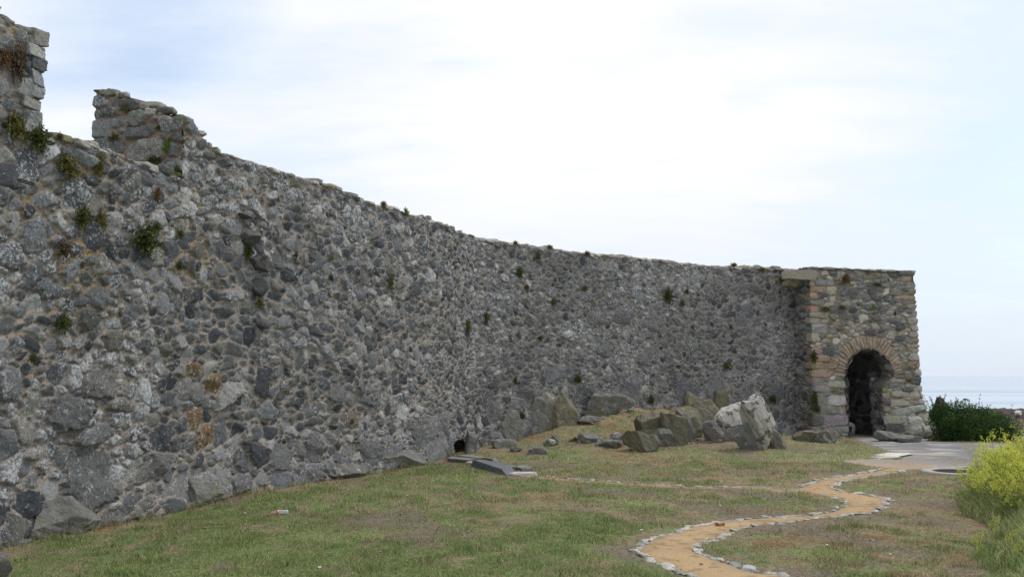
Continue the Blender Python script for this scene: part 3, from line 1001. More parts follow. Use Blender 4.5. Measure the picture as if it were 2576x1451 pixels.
    a = Acc()                                       # mortar core of the merlon ends
    for uc, d0, d1_, z1 in ((U_C2, 0.075, 0.45, 5.50), (U_M1, -0.10, -0.45, 5.72)):
        tt = WP.tan(uc); nn = np.array([tt[1], -tt[0]]); o_ = WP.pos(uc)
        V = [(*(o_ + tt * d - nn * w), z) for z in (4.5, z1) for d, w in ((d0, 0.03), (d1_, 0.06), (d1_, 1.4), (d0, 1.4))]
        a.add(V, Q=[(0, 3, 2, 1), (4, 5, 6, 7), (0, 1, 5, 4), (1, 2, 6, 5), (2, 3, 7, 6), (3, 0, 4, 7)], C=(0.28, 0.24, 0.20))
    link('merlon_core', a.mesh('merlon_core', M_STONE, False), root).matrix_parent_inverse = inv(root)

    # ---- squared corner stones of the two merlons
    a = Acc(); rg = np.random.default_rng(11)
    for uc, z0, z1, sgn in ((U_M1 - 0.10, 4.75, 5.84, -1),):
        z = z0; k = 0
        while z < z1:
            H = rg.uniform(.13, .21); L = rg.uniform(.13, .24) if k % 2 else rg.uniform(.2, .34)
            tt = WP.tan(uc); nn = np.array([tt[1], -tt[0]])
            cpt = WP.pos(uc) + tt * sgn * (L * .5 - 0.13) - nn * 0.06
            P, F = rock_shape(int(rg.integers(1e6)), 4, 8, 0.9, 0.02, (L / 2 * 1.40, .15 * 1.3, H / 2 * 1.42))
            a.add(P @ rotm(rg.normal() * .04, rg.normal() * .05, math.atan2(tt[1], tt[0]) + rg.normal() * .06).T + np.array([*cpt, z + H / 2]), T=F, C=DARKS[rg.integers(0, 8)] * rg.uniform(0.9, 1.5))
            z += H * 1.02; k += 1
    link('corner_stones', a.mesh('corner_stones', M_STONE), root).matrix_parent_inverse = inv(root)

    # ---- stones standing proud in the near face (old putlog ledge)
    a = Acc()
    for (px, py, L, H, dp) in [(608, 545, .15, .05, .17), (625, 600, .17, .12, .16), (650, 665, .2, .12, .14), (650, 720, .15, .14, .12), (645, 648, .1, .035, .16), (650, 815, .13, .1, .1)]:
        u, z, i = WP.hit(px, py); tt = WP.tan(u); nn = np.array([tt[1], -tt[0]]); pp = WP.pos(u)
        P, F = rock_shape(int(px + py), 4, 10, 0.0, 0.03, (L, dp, H))
        P = P @ rotm(0, 0, math.atan2(tt[1], tt[0])).T + np.array([*(pp + nn * 0.07), z])
        a.add(P, T=F, C=(0.11, 0.11, 0.11))
    link('projecting_stones', a.mesh('projecting_stones', M_STONE), root).matrix_parent_inverse = inv(root)

    # ---- dark culvert behind the drain opening
    a = Acc(); n_ = 14
    pp = WP.pos(U_DR); tt = WP.tan(U_DR); nn = np.array([tt[1], -tt[0]])
    rings = []
    for w in (-0.02, 0.3, 0.8, 1.5):
        rr = 1.0 + 0.06 * math.sin(w * 9)
        for k in range(n_ + 1):
            th = math.pi * k / n_
            q = pp + tt * math.cos(th) * 0.58 * rr - nn * w
            rings.append((q[0], q[1], 0.0 - 0.12 * (k in (0, n_)) + math.sin(th) * 0.40 * rr))
    Q = [(r * (n_ + 1) + k, r * (n_ + 1) + k + 1, (r + 1) * (n_ + 1) + k + 1, (r + 1) * (n_ + 1) + k) for r in range(3) for k in range(n_)]
    a.add(rings, Q=Q, C=(0.08, 0.08, 0.075))
    a.add(np.array(rings[-(n_ + 1):]), T=[(0, k, k + 1) for k in range(1, n_)], C=(0.06, 0.06, 0.06))
    link('drain_culvert', a.mesh('drain_culvert', M_STONE), root).matrix_parent_inverse = inv(root)
    return root


def inv(root):
    from mathutils import Matrix
    return Matrix.LocRotScale(root.location, root.rotation_euler, root.scale).inverted()


WALL = build_wall()

# ================================================================== gate tower
TA, TB, TC = np.array([9.15, 31.4]), np.array([9.76, 29.36]), np.array([13.86, 30.62])
TF = (TC - TB) / np.linalg.norm(TC - TB)                # along the front
TI = np.array([-TF[1], TF[0]])                          # into the tower
TD = TC + TI * 4.2
TP = Path2([TA, TB, TC, TD], 0.10)
U_B = float(np.linalg.norm(TB - TA)); U_Cn = U_B + float(np.linalg.norm(TC - TB))
TTOP = 5.42


def tw(px, py):
    u, z, i = TP.hit(px, py, U_B - 0.02, U_Cn + 0.05)
    return u, z


def c3(x, y): return (1989 + .1684 * x, 663 + .1684 * y)
def c4(x, y): return (1989 + .1684 * x, 872.6 + .1684 * y)


U_JL = tw(*c4(832, 700))[0]; U_JR = tw(*c4(1362, 700))[0]; U_AR = tw(*c4(1530, 370))[0]
AC_U = (U_JL + U_AR) / 2; AR = (U_AR - U_JL) / 2
AZ = tw(*c4(1180, 30))[1] - AR * 0.98


def arch_open(u, v):
    a = (((u - AC_U) / AR) ** 2 + ((v - AZ) / (AR * 0.98)) ** 2 < 1) & (v >= AZ - 0.12)
    ur = U_JR + (U_AR - U_JR) * sst(-0.42, 0.10, v - AZ) ** 1.4
    b = (u > U_JL - 0.02) & (u < ur) & (v < AZ + 0.02)
    return (a & ((u < ur) | (v > AZ + 0.1))) | b


def build_tower():
    root = empty('gate_tower', (float(TB[0] + TF[0] * 2.1), float(TB[1] + TF[1] * 2.1), 0),
                 'square stone gate tower with a round arched doorway at the end of the wall', 'tower')
    rg = np.random.default_rng(9)
    fx = []

    def F_(conv, x, y, w, h, kd=0, th=0.0, pw=4.5):
        u, z = tw(*conv(x, y))
        fx.append([u, z, w * .00263 / 2, h * .00225 / 2, th, pw, kd])
    for a in [(410, 385, 260, 85, 2), (620, 400, 150, 110, 3), (290, 485, 200, 100, 2), (250, 670, 240, 90, 2), (430, 770, 300, 75, 3), (390, 578, 240, 80, 4),
              (260, 850, 250, 95, 3), (440, 965, 220, 130, 5), (255, 1100, 220, 120, 3), (320, 1310, 220, 100, 2), (530, 285, 260, 90, 4), (315, 295, 120, 90, 3),
              (575, 1310, 150, 110, 6), (1430, 430, 0, 0, 0), (1590, 430, 180, 85, 4), (1745, 225, 130, 70, 2), (1760, 505, 360, 58, 2), (1440, 315, 120, 75, 4),
              (960, 410, 130, 90, 6), (1240, 410, 130, 95, 6), (1770, 150, 300, 62, 3), (1520, 735, 130, 65, 5), (660, 115, 110, 90, 6), (1200, 1035, 150, 90, 6), (250, 150, 0, 0, 0)]:
        if a[2]: F_(c3, *a)
    for x0, y, w, h, k in [(1840, 315, 200, 95, 3), (1860, 420, 190, 80, 3), (1850, 572, 200, 62, 4), (1850, 650, 250, 75, 3), (1890, 755, 130, 95, 5), (1850, 860, 260, 95, 3),
                           (1880, 960, 230, 90, 3), (1890, 1057, 260, 90, 3), (1940, 1150, 110, 80, 2), (1800, 1145, 190, 75, 4), (1900, 1230, 230, 52, 2), (1920, 1295, 190, 50, 3)]:
        F_(c3, x0 + 30, y, w, h, k)
    for a in [(420, 170, 300, 90, 2), (345, 275, 290, 95, 2), (450, 390, 320, 115, 2), (290, 510, 270, 110, 4), (470, 630, 260, 92, 4), (420, 785, 150, 180, 4), (280, 790, 120, 150, 6),
              (710, 800, 240, 140, 5), (540, 945, 340, 125, 4), (670, 1095, 330, 175, 4), (350, 1090, 220, 140, 6), (695, 560, 250, 95, 3), (620, 285, 190, 70, 2), (770, 950, 130, 130, 3),
              (680, 200, 110, 70, 2), (460, 1205, 120, 80, 4), (770, 1220, 240, 110, 4), (620, 1290, 150, 100, 3),
              (1910, 155, 250, 110, 3), (1960, 270, 120, 90, 2), (1860, 235, 130, 60, 2), (1950, 385, 180, 100, 5), (1770, 300, 200, 60, 4), (1930, 495, 220, 120, 6), (1960, 625, 180, 80, 5), (1640, 700, 260, 85, 3), (1860, 725, 150, 90, 3),
              (1990, 715, 110, 90, 3), (1985, 812, 160, 80, 5), (1620, 830, 220, 90, 3), (1810, 835, 130, 70, 3), (1760, 930, 520, 90, 5, 0.16), (1480, 1085, 230, 130, 3), (1800, 1105, 240, 135, 5), (2020, 1070, 220, 145, 5),
              (1450, 1210, 320, 120, 6), (2040, 1230, 260, 150, 5), (1720, 1220, 110, 90, 5), (1560, 575, 200, 70, 4), (1760, 640, 160, 60, 6), (1440, 640, 160, 55, 3), (1620, 410, 150, 90, 4), (1760, 400, 90, 70, 5),
              (1430, 830, 130, 75, 6), (1640, 1070, 70, 90, 5), (1430, 720, 120, 70, 3), (1600, 500, 230, 60, 3), (1810, 580, 170, 50, 5)]:
        F_(c4, *a)
    # voussoirs
    nv_ = 29
    for k in range(nv_):
        th = math.pi * (k + 0.5) / nv_
        if th > math.pi * 0.985: continue
        rad = AR + 0.225
        fx.append([AC_U + math.cos(th) * rad, AZ + math.sin(th) * rad * 0.985, 0.205 + 0.02 * rg.random(), math.pi * rad / nv_ / 2 * 0.86, th, 6, 7])

    def forb(u, v): return arch_open(u, v)
    S = fill(rg, 0, U_Cn + 1.9, -0.4, TTOP + 0.1, [(0.14, 10), (0.105, 36), (0.080, 110), (0.060, 220), (0.045, 300), (0.03, 280), (0.02, 160)], fx, (1.3, 3.0), 0.14, 0.007,
             forbid=forb, p=(3, 5), res=0.015,
             weight=lambda r, u, v: (1.0 if r < 0.1 else (0.35 + 0.9 * math.exp(-max(v, 0) / 1.6))))
    ds = 0.02; dz = 0.018
    U, V = np.meshgrid(np.arange(0.05, U_Cn + 1.8, ds), np.arange(-0.4, TTOP + 0.03, dz), indexing='ij')
    h, m, idx, d1 = raster(S, U, V, ds, dz, seed=13, warp=0.012, gap=0.008, edge=0.012, hmin=0.015, hmax=0.036, lim=1.2)

    KC = {2: (0.40, 0.30, 0.225), 3: (0.37, 0.345, 0.275), 4: (0.26, 0.258, 0.235), 5: (0.40, 0.39, 0.36), 6: (0.135, 0.138, 0.135), 7: (0.40, 0.315, 0.24)}

    def cu(S, C, lic, rg):
        for i, s in enumerate(S):
            if s[6] in KC:
                C[i] = np.array(KC[s[6]]) * rg.uniform(0.86, 1.14) * (1 + rg.normal(size=3) * 0.03)
                lic[i] = 0.75 if s[6] == 5 else (0.1 if s[6] in (2, 7) else 0.4)
            else:
                up = 0.5 * math.exp(-((s[1] - 4.6) / 0.9) ** 2)
                if rg.random() < up + 0.1: C[i] = DARKS[rg.integers(1, 6)] * 1.05
                if s[0] < U_B - 0.1: C[i] = DARKS[rg.integers(0, 5)] * 1.1
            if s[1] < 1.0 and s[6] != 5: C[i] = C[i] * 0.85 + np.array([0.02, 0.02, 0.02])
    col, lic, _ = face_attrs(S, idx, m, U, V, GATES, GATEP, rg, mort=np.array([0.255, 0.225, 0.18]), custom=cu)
    mossy = sst(0.60, 0.70, fbm(U * 2.3, V * 2.8, 44, 4))
    col = col + (np.array([0.16, 0.155, 0.075]) - col) * (mossy * 0.45)[..., None]
    t = TP.tan(U); N = np.stack([t[..., 1], -t[..., 0], 0 * U], -1)
    bat = 0.10 * (1 - V / TTOP) + 0.42 * np.clip(1 - V / 1.5, 0, 1.3) ** 1.6 * sst(U_JR, U_Cn - 0.6, U) + 0.05 * np.clip(1 - V / 1.0, 0, 1.3)
    bat = bat - 0.10
    bat = bat + 0.05 * (fbm(U * 0.9, V * 0.9, 49, 3) - 0.5)
    pos = np.concatenate([TP.pos(U), V[..., None]], -1) + N * (h + bat)[..., None]
    keep = ~arch_open(U, V)
    Vv, Q, used = grid_mesh(pos, keep)
    me = mesh_np('tower_face', Vv, Q, None, M_TOWER, {'col': rec(col, used), 'msk': m.ravel()[used], 'lic': lic.ravel()[used]})
    link('tower_face', me, root).matrix_parent_inverse = inv(root)

    # ---- passage behind the arch: jambs with a rebate, barrel vault, rear wall
    def fpos(u, dep, z):
        q = TB + TF * (u - U_B) + TI * dep
        return np.stack(np.broadcast_arrays(q[0] if np.ndim(q) == 1 else q[..., 0], q[1] if np.ndim(q) == 1 else q[..., 1], z), -1)

    def pas_sheet(seg, name, seed, L, Hh, topcut=None, asp=(1.2, 2.4)):
        s_ = 0.025
        A, B = np.meshgrid(np.arange(0, L, s_), np.arange(0, Hh, s_), indexing='ij')
        rg2 = np.random.default_rng(seed)
        S = fill(rg2, 0, L, 0, Hh, [(0.16, 12), (0.12, 40), (0.085, 90), (0.06, 130), (0.04, 130)], (), asp, 0.2, 0.01)
        h, m, idx, d1 = raster(S, A, B, s_, s_, seed=seed, gap=0.01)
        def dk(S, C, lic, rg):
            C[:] = C * 1.0; lic[:] *= 0.3
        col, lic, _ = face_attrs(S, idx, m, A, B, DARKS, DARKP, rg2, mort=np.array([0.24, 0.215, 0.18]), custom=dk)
        P3, N3 = seg(A, B)
        pos = P3 + N3 * h[..., None]
        keep = np.ones(A.shape, bool) if topcut is None else topcut(A, B)
        Vv, Q, used = grid_mesh(pos, keep)
        me = mesh_np(name, Vv, Q, None, M_TOWER, {'col': rec(col, used), 'msk': m.ravel()[used], 'lic': lic.ravel()[used]})
        link(name, me, root).matrix_parent_inverse = inv(root)
    TF3 = np.array([*TF, 0.0]); TI3 = np.array([*TI, 0.0]); TB3 = np.array([*TB, 0.0])

    def side(u, d0, sgn):
        def f(A, B):
            P = TB3 + TF3 * (u - U_B) + TI3 * (d0 + A)[..., None] + np.array([0, 0, 1.0]) * (B - 0.35)[..., None]
            return P, np.broadcast_to(TF3 * sgn, P.shape)
        return f
    H1 = AZ + 0.35
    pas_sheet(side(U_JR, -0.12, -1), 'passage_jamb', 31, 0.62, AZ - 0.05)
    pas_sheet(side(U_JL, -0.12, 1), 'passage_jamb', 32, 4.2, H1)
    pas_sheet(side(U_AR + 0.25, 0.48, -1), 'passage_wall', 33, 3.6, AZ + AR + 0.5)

    def rebate(A, B):
        P = TB3 + TF3 * (U_JR - U_B + A)[..., None] + TI3 * 0.48 + np.array([0, 0, 1.0]) * (B - 0.35)[..., None]
        return P, np.broadcast_to(TI3, P.shape)
    pas_sheet(rebate, 'passage_rebate', 34, U_AR + 0.25 - U_JR, H1)

    def rear(A, B):
        P = TB3 + TF3 * (U_JL - U_B + A - 0.2)[..., None] + TI3 * 4.0 + np.array([0, 0, 1.0]) * (B - 0.35)[..., None]
        return P, np.broadcast_to(-TI3, P.shape)
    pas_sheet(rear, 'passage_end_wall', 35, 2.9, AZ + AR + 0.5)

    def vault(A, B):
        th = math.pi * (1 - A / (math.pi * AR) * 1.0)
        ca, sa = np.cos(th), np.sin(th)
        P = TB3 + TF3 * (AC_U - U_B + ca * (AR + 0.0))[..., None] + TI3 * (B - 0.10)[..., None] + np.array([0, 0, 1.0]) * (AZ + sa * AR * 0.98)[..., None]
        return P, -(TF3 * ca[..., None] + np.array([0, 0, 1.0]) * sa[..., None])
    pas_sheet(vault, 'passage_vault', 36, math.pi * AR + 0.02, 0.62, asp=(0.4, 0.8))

    def vault2(A, B):
        r2 = AR + 0.25
        th = math.pi * (1 - A / (math.pi * r2))
        ca, sa = np.cos(th), np.sin(th)
        P = TB3 + TF3 * (AC_U - U_B + ca * r2)[..., None] + TI3 * (B + 0.50)[..., None] + np.array([0, 0, 1.0]) * (AZ + sa * r2)[..., None]
        return P, -(TF3 * ca[..., None] + np.array([0, 0, 1.0]) * sa[..., None])
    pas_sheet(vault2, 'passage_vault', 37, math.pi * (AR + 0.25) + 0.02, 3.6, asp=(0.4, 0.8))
    # ring wall between the two vaults, and the small ledge where the right jamb steps in
    a = Acc()
    ths = np.linspace(0, math.pi, 40)
    r0, r1 = AR - 0.01, AR + 0.27
    P = []
    for th in ths:
        for r in (r0, r1):
            q = TB3 + TF3 * (AC_U - U_B + math.cos(th) * r) + TI3 * 0.505 + np.array([0, 0, AZ + math.sin(th) * r])
            P.append(q)
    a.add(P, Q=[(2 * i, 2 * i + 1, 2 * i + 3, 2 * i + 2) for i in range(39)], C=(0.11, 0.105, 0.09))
    zz = np.linspace(-0.50, 0.16, 12)                  # the jamb swells out to the arch in a rough curve
    uu = U_JR + (U_AR - U_JR) * sst(-0.42, 0.10, zz) ** 1.4 + 0.015
    a.add([TB3 + TF3 * (u - U_B) + TI3 * d + np.array([0, 0, AZ + z]) for u, z in zip(uu, zz) for d in (-0.06, .2, .5)],
          Q=[(3 * i + j, 3 * i + j + 1, 3 * i + j + 4, 3 * i + j + 3) for i in range(11) for j in range(2)], C=(0.15, 0.145, 0.12))
    # solid masses above and beside so that no light leaks in: top deck, right flank, back
    def boxw(u0, u1, d0, d1, z0, z1, C):
        V = [TB3 + TF3 * (u - U_B) + TI3 * d + np.array([0, 0, z]) for z in (z0, z1) for u, d in ((u0, d0), (u1, d0), (u1, d1), (u0, d1))]
        a.add(V, Q=[(0, 3, 2, 1), (4, 5, 6, 7), (0, 1, 5, 4), (1, 2, 6, 5), (2, 3, 7, 6), (3, 0, 4, 7)], C=C)
    boxw(U_B + 0.15, U_Cn - 0.15, 0.1, 4.2, AZ + AR + 0.45, TTOP - 0.02, (0.25, 0.24, 0.2))
    boxw(U_B + 0.15, U_JL - 0.1, 0.1, 4.2, -0.4, AZ + AR + 0.44, (0.2, 0.2, 0.18))
    boxw(U_AR + 0.35, U_Cn - 0.15, 0.1, 4.2, -0.4, AZ + AR + 0.44, (0.2, 0.2, 0.18))
    boxw(U_JL - 0.09, U_AR + 0.34, 4.1, 4.2, -0.4, AZ + AR + 0.44, (0.2, 0.2, 0.18))
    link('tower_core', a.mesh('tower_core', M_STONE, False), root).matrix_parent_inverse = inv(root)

    # ---- coping on the tower
    a = Acc(); rg = np.random.default_rng(5)
    PALE = np.array([(0.30, 0.285, 0.24), (0.36, 0.34, 0.29), (0.24, 0.235, 0.21), (0.17, 0.17, 0.165)])

    def slab(q, z, th, L, W, H):
        P, F = rock_shape(int(rg.integers(1e6)), 2, 9, 0.7, 0.02, (L, W, H))
        P = P @ rotm(rg.normal() * 0.05, rg.normal() * 0.05, th + rg.normal() * 0.1).T + np.array([q[0], q[1], z])
        a.add(P, T=F, C=PALE[rg.integers(4)] * rg.uniform(.85, 1.1))
    for w, dzz in ((0.10, 0.0), (0.34, 0.03), (0.7, 0.03)):
        u = U_B
        while u < U_Cn - 0.05:
            L = rg.uniform(.14, .3); u += L
            q = TB + TF * (min(u, U_Cn - 0.18) - U_B) + TI * w
            slab(q, TTOP + dzz + 0.02, math.atan2(TF[1], TF[0]), L * .85, .16, rg.uniform(.03, .06))
    for k in range(12):
        q = TC + TI * (0.15 + k * .3) - TF * 0.12
        slab(q, TTOP + 0.03, math.atan2(TI[1], TI[0]), .2, .16, .05)
    slab(TC - TF * 0.42 + TI * 0.12, TTOP - 0.02, math.atan2(TF[1], TF[0]), .5, .2, .11)
    link('coping', a.mesh('coping', M_STONE), root).matrix_parent_inverse = inv(root)

    # ---- long pale lintel bridging the corner, and its corbel
    a = Acc()
    q = at_d(2011, 693, 29.25)
    P, F = rock_shape(17, 5, 8, 1.2, 0.012, (0.76, 0.34, 0.225))
    a.add(P @ rotm(0, 0, math.atan2(TF[1], TF[0]) + 0.03).T + q, T=F, C=(0.335, 0.31, 0.245))
    link('lintel', a.mesh('lintel', M_STONE), root).matrix_parent_inverse = inv(root)
    a = Acc()
    q = at_d(1986, 715, 29.75)
    P, F = rock_shape(18, 4, 8, 0.8, 0.02, (0.24, 0.3, 0.12))
    a.add(P @ rotm(0, 0.1, 0.3).T + q, T=F, C=(0.27, 0.245, 0.18))
    link('corbel', a.mesh('corbel', M_STONE), root).matrix_parent_inverse = inv(root)


build_tower()

# ================================================================== turf blades
def build_turf():
    rg = np.random.default_rng(101)

    def scatter(n, y0, y1, sz, zmul=1.0):
        # uniform on the ground inside a trapezoid a little wider than the view
        y = np.sqrt(rg.uniform(y0 ** 2, y1 ** 2, n)); x = rg.uniform(-0.62, 0.62, n) * y
        ok = (x > np.interp(y, WP.p[:, 1], WP.p[:, 0]) - 0.0) & (cliff(x, y) < 0.0)
        x, y = x[ok], y[ok]
        m = np.minimum(np.minimum(sdf(x, y, P_PATH), sdf(x, y, P_BR) + 0.10), sdf(x, y, P_APR))
        c, g, cov = turf(x, y)
        lush = fbm(x * 3.1, y * 3.1, 63, 3)
        keep = (m > 0.03) & (rg.random(len(x)) < (0.25 + 0.75 * cov) * (0.6 + 0.4 * sst(0.25, 0.6, g + (lush - .5) * .8)) * (0.35 + 0.65 * sst(0.03, 0.5, m)))
        dx, dy = x - HM[0], y - HM[1]
        keep &= ~((dx * 0.6 - dy * 0.8 < 0.9) & (rg.random(len(x)) < 0.3) & (np.hypot(dx, dy) < 4))
        x, y, c, g, lush = x[keep], y[keep], c[keep], g[keep], lush[keep]
        z = G(x, y)
        k = len(x)
        hgt = sz * rg.uniform(0.5, 1.4, k) * (0.55 + 0.9 * sst(0.35, 0.7, lush)) * (0.6 + 0.5 * g) * zmul
        hgt = hgt * np.where(rg.random(k) < 0.03, 2.2, 1.0) * (1 + 1.3 * sst(0.60, 0.72, fbm(x * 5, y * 5, 79, 3)))
        w = sz * rg.uniform(0.10, 0.22, k)
        th = rg.uniform(0, 6.283, k); ln = rg.uniform(0.3, 1.1, k) * hgt; la = rg.uniform(0, 6.283, k)
        a = np.stack([x - np.cos(th) * w, y - np.sin(th) * w, z - 0.005], 1)
        b = np.stack([x + np.cos(th) * w, y + np.sin(th) * w, z - 0.005], 1)
        d = np.stack([x + np.cos(la) * ln, y + np.sin(la) * ln, z + hgt], 1)
        V = np.stack([a, b, d], 1).reshape(-1, 3)
        cc = c * (0.55 + 1.9 * rg.random((k, 1)) ** 1.5) * (1 + rg.normal(size=(k, 3)) * 0.06)
        st = rg.random(k) < 0.09
        cc[st] = np.array([0.38, 0.31, 0.19])
        return V, np.repeat(cc, 3, 0)
    A = [scatter(60000, 3.5, 8.0, 0.021), scatter(300000, 8.0, 13, 0.021), scatter(230000, 13, 20, 0.028), scatter(120000, 20, 31, 0.038)]
    V = np.concatenate([a[0] for a in A]); C = np.concatenate([a[1] for a in A])
    me = mesh_np('turf_grass', V, None, np.arange(len(V)).reshape(-1, 3), M_LEAF, {'col': C}, False)
    tag(link('turf_grass', me), 'short patchy green and straw coloured turf covering the lawn', 'grass', kind='stuff')

    # longer grass left uncut along the foot of the wall
    n = 5200
    u = rg.uniform(2.0, WP.len - 1.6, n); w = np.abs(rg.normal(size=n)) * 0.16 + 0.02
    ok = rg.random(n) < sst(0.42, 0.62, fbm(u * 1.4, u * 0 + 2, 77, 3)); u, w = u[ok], w[ok]; n = len(u)
    p = WP.pos(u); t = WP.tan(u); x = p[:, 0] + t[:, 1] * (w + .10); y = p[:, 1] - t[:, 0] * (w + .10); z = G(x, y)
    h = rg.uniform(.04, .16, n); hw = rg.uniform(.003, .007, n); th = rg.uniform(0, 6.28, n); la = rg.uniform(0, 6.28, n); ln = h * rg.uniform(.2, .8, n)
    V = np.stack([np.stack([x - np.cos(th) * hw, y - np.sin(th) * hw, z - .01], 1), np.stack([x + np.cos(th) * hw, y + np.sin(th) * hw, z - .01], 1),
                  np.stack([x + np.cos(la) * ln, y + np.sin(la) * ln, z + h], 1)], 1).reshape(-1, 3)
    cc = np.array([0.17, 0.20, 0.07]) * (0.5 + 1.0 * rg.random((n, 1))); st = rg.random(n) < .35; cc[st] = np.array([0.32, 0.25, 0.13])
    me = mesh_np('wall_foot_grass', V, None, np.arange(len(V)).reshape(-1, 3), M_LEAF, {'col': np.repeat(cc, 3, 0)}, False)
    tag(link('wall_foot_grass', me), 'longer uncut grass and straw growing along the foot of the rampart', 'grass', kind='stuff')

    # taller lush grass along the right edge and at the foot of the wall
    n = 19000
    y = np.sqrt(rg.uniform(8.2 ** 2, 14.5 ** 2, n)); q = 0.485 + 0.13 * rg.random(n) ** 0.8
    x = q * y
    lim = 0.492 + 0.05 * (fbm(y * 1.3, y * 0, 5, 3) - 0.3) + 0.012 * (12 - y)
    ok = (q > lim) & (rg.random(n) < 0.35 + 0.65 * sst(lim, lim + 0.04, q))
    x, y, q, lim = x[ok], y[ok], q[ok], lim[ok]
    T = Acc(); k = len(x); z = G(x, y)
    h = (0.14 + 0.30 * sst(0, 0.08, q - lim)) * rg.uniform(0.5, 1.2, k); w = rg.uniform(0.005, 0.011, k)
    th = rg.uniform(0, 6.283, k); la = rg.uniform(0, 6.283, k); ln = h * rg.uniform(0.15, 0.8, k)
    P0 = np.stack([x, y, z - 0.01], 1); W = np.stack([np.cos(th) * w, np.sin(th) * w, 0 * w], 1); Ld = np.stack([np.cos(la) * ln, np.sin(la) * ln, 0 * w], 1)
    up = np.stack([0 * h, 0 * h, h], 1)
    V = np.stack([P0 - W, P0 + W, P0 + W * .8 + Ld * 0.3 + up * 0.6, P0 - W * .8 + Ld * 0.3 + up * 0.6, P0 + Ld + up], 1)
    base = np.array([0.26, 0.33, 0.13]) * (0.5 + 1.1 * rg.random((k, 1))); yl = rg.random(k) < 0.28
    base[yl] = np.array([0.46, 0.41, 0.25]) * rg.uniform(0.7, 1.1, (yl.sum(), 1))
    I = np.arange(k)[:, None] * 5
    T.add(V.reshape(-1, 3), Q=I + np.array([[0, 1, 2, 3]]), T=I + np.array([[3, 2, 4]]), C=np.repeat(base, 5, 0))
    tag(link('tall_grass', T.mesh('tall_grass', M_LEAF, False)), 'tall lush green grass growing beneath the yellow flowers at the right edge', 'grass', kind='stuff')

    # pebbles, daisies and small pale litter in the turf
    n = 2600
    y = np.sqrt(rg.uniform(8.3 ** 2, 27 ** 2, n)); x = rg.uniform(-0.6, 0.6, n) * y
    ok = (x > np.interp(y, WP.p[:, 1], WP.p[:, 0]) + 0.1) & (cliff(x, y) < -0.3) & (sdf(x, y, P_APR) > 0)
    x, y = x[ok], y[ok]; z = G(x, y)
    T = Acc(); V0, F0 = ICO[1]
    V0 = V0[:12]; F0 = ico(0)[1]
    s = np.minimum(rg.uniform(0.004, 0.010, len(x)) * (1 + (rg.random(len(x)) < 0.06) * 1.5), 0.03) * (0.7 + y / 30)
    k = len(x)
    V = V0[None] * s[:, None, None] * np.array([1, 1, 0.6]) + np.stack([x, y, z + 0.012], 1)[:, None]
    cc = np.where(rg.random((k, 1)) < 0.5, np.array([[0.62, 0.62, 0.55]]), np.array([[0.33, 0.30, 0.26]])) * rg.uniform(0.7, 1.1, (k, 1))
    T.add(V.reshape(-1, 3), T=(np.arange(k)[:, None, None] * 12 + F0[None]).reshape(-1, 3), C=np.repeat(cc, 12, 0))
    tag(link('pebbles_and_daisies', T.mesh('pebbles_and_daisies', M_STONE)), 'tiny pale pebbles and daisies sprinkled over the lawn', 'pebbles', kind='stuff')

    # stone rubble on the rocky mound
    T = Acc(); cnt = 0
    for i in range(1500):
        px = rg.uniform(1455, 1980); py = rg.uniform(1022, 1118)
        p = gpt(px, py)
        dd = (p[0] - HM[0]) * 0.6 - (p[1] - HM[1]) * 0.8
        if dd > 3.6 or p[1] > 29.4: continue
        if rg.random() > math.exp(-(dd / 2.6) ** 2) * (0.25 + 1.5 * float(sst(.45, .6, fbm(p[0] * .9, p[1] * .9, 66, 3)))): continue
        s = rg.uniform(0.02, 0.06) * (1 + 1.4 * (rg.random() < 0.12))
        P, F = rock_shape(int(rg.integers(1e6)), 1, 9, 0.2, 0.03, (s * rg.uniform(.8, 1.6), s, s * rg.uniform(.5, .9)))
        P = P @ rotm(0, 0, rg.uniform(0, 6)).T + p + np.array([0, 0, s * 0.2])
        T.add(P, T=F, C=np.array([0.20, 0.192, 0.17]) * rg.uniform(0.7, 1.5))
    tag(link('stone_rubble', T.mesh('stone_rubble', M_STONE)), 'small grey broken stones strewn over the rocky mound below the wall', 'rubble', kind='stuff')


build_turf()

# ================================================================== boulders and outcrops
GB = 'grey boulders at the foot of the wall'


def bould(px, py, w, h, label, mat=None, depth=1.0, rot=(0, 0, 0), seed=1, npl=12, box=0.5, sub=5, name='boulder', cat='boulder', group=None, sink=0.25, d=None, rough=0.03, back=0.75):
    """boulder whose visible foot centre is at px,py and that measures w x h pixels"""
    p = gpt(px, py) if d is None else at_d(px, py, d)
    dd = p[1]
    W = w / FPX * dd / 2; H = h / FPX * dd / 2
    D = W * depth
    v = np.array([p[0], p[1], 0]); v /= np.linalg.norm(v)
    c = p + v * D * back + np.array([0, 0, H * (1 - sink)])
    k = 1.30
    return rock(name, label, cat, c, (W * k, D * k, H * k * (1 + sink)), rot, seed, sub, npl, box, mat or M_BOULG, group, rough)


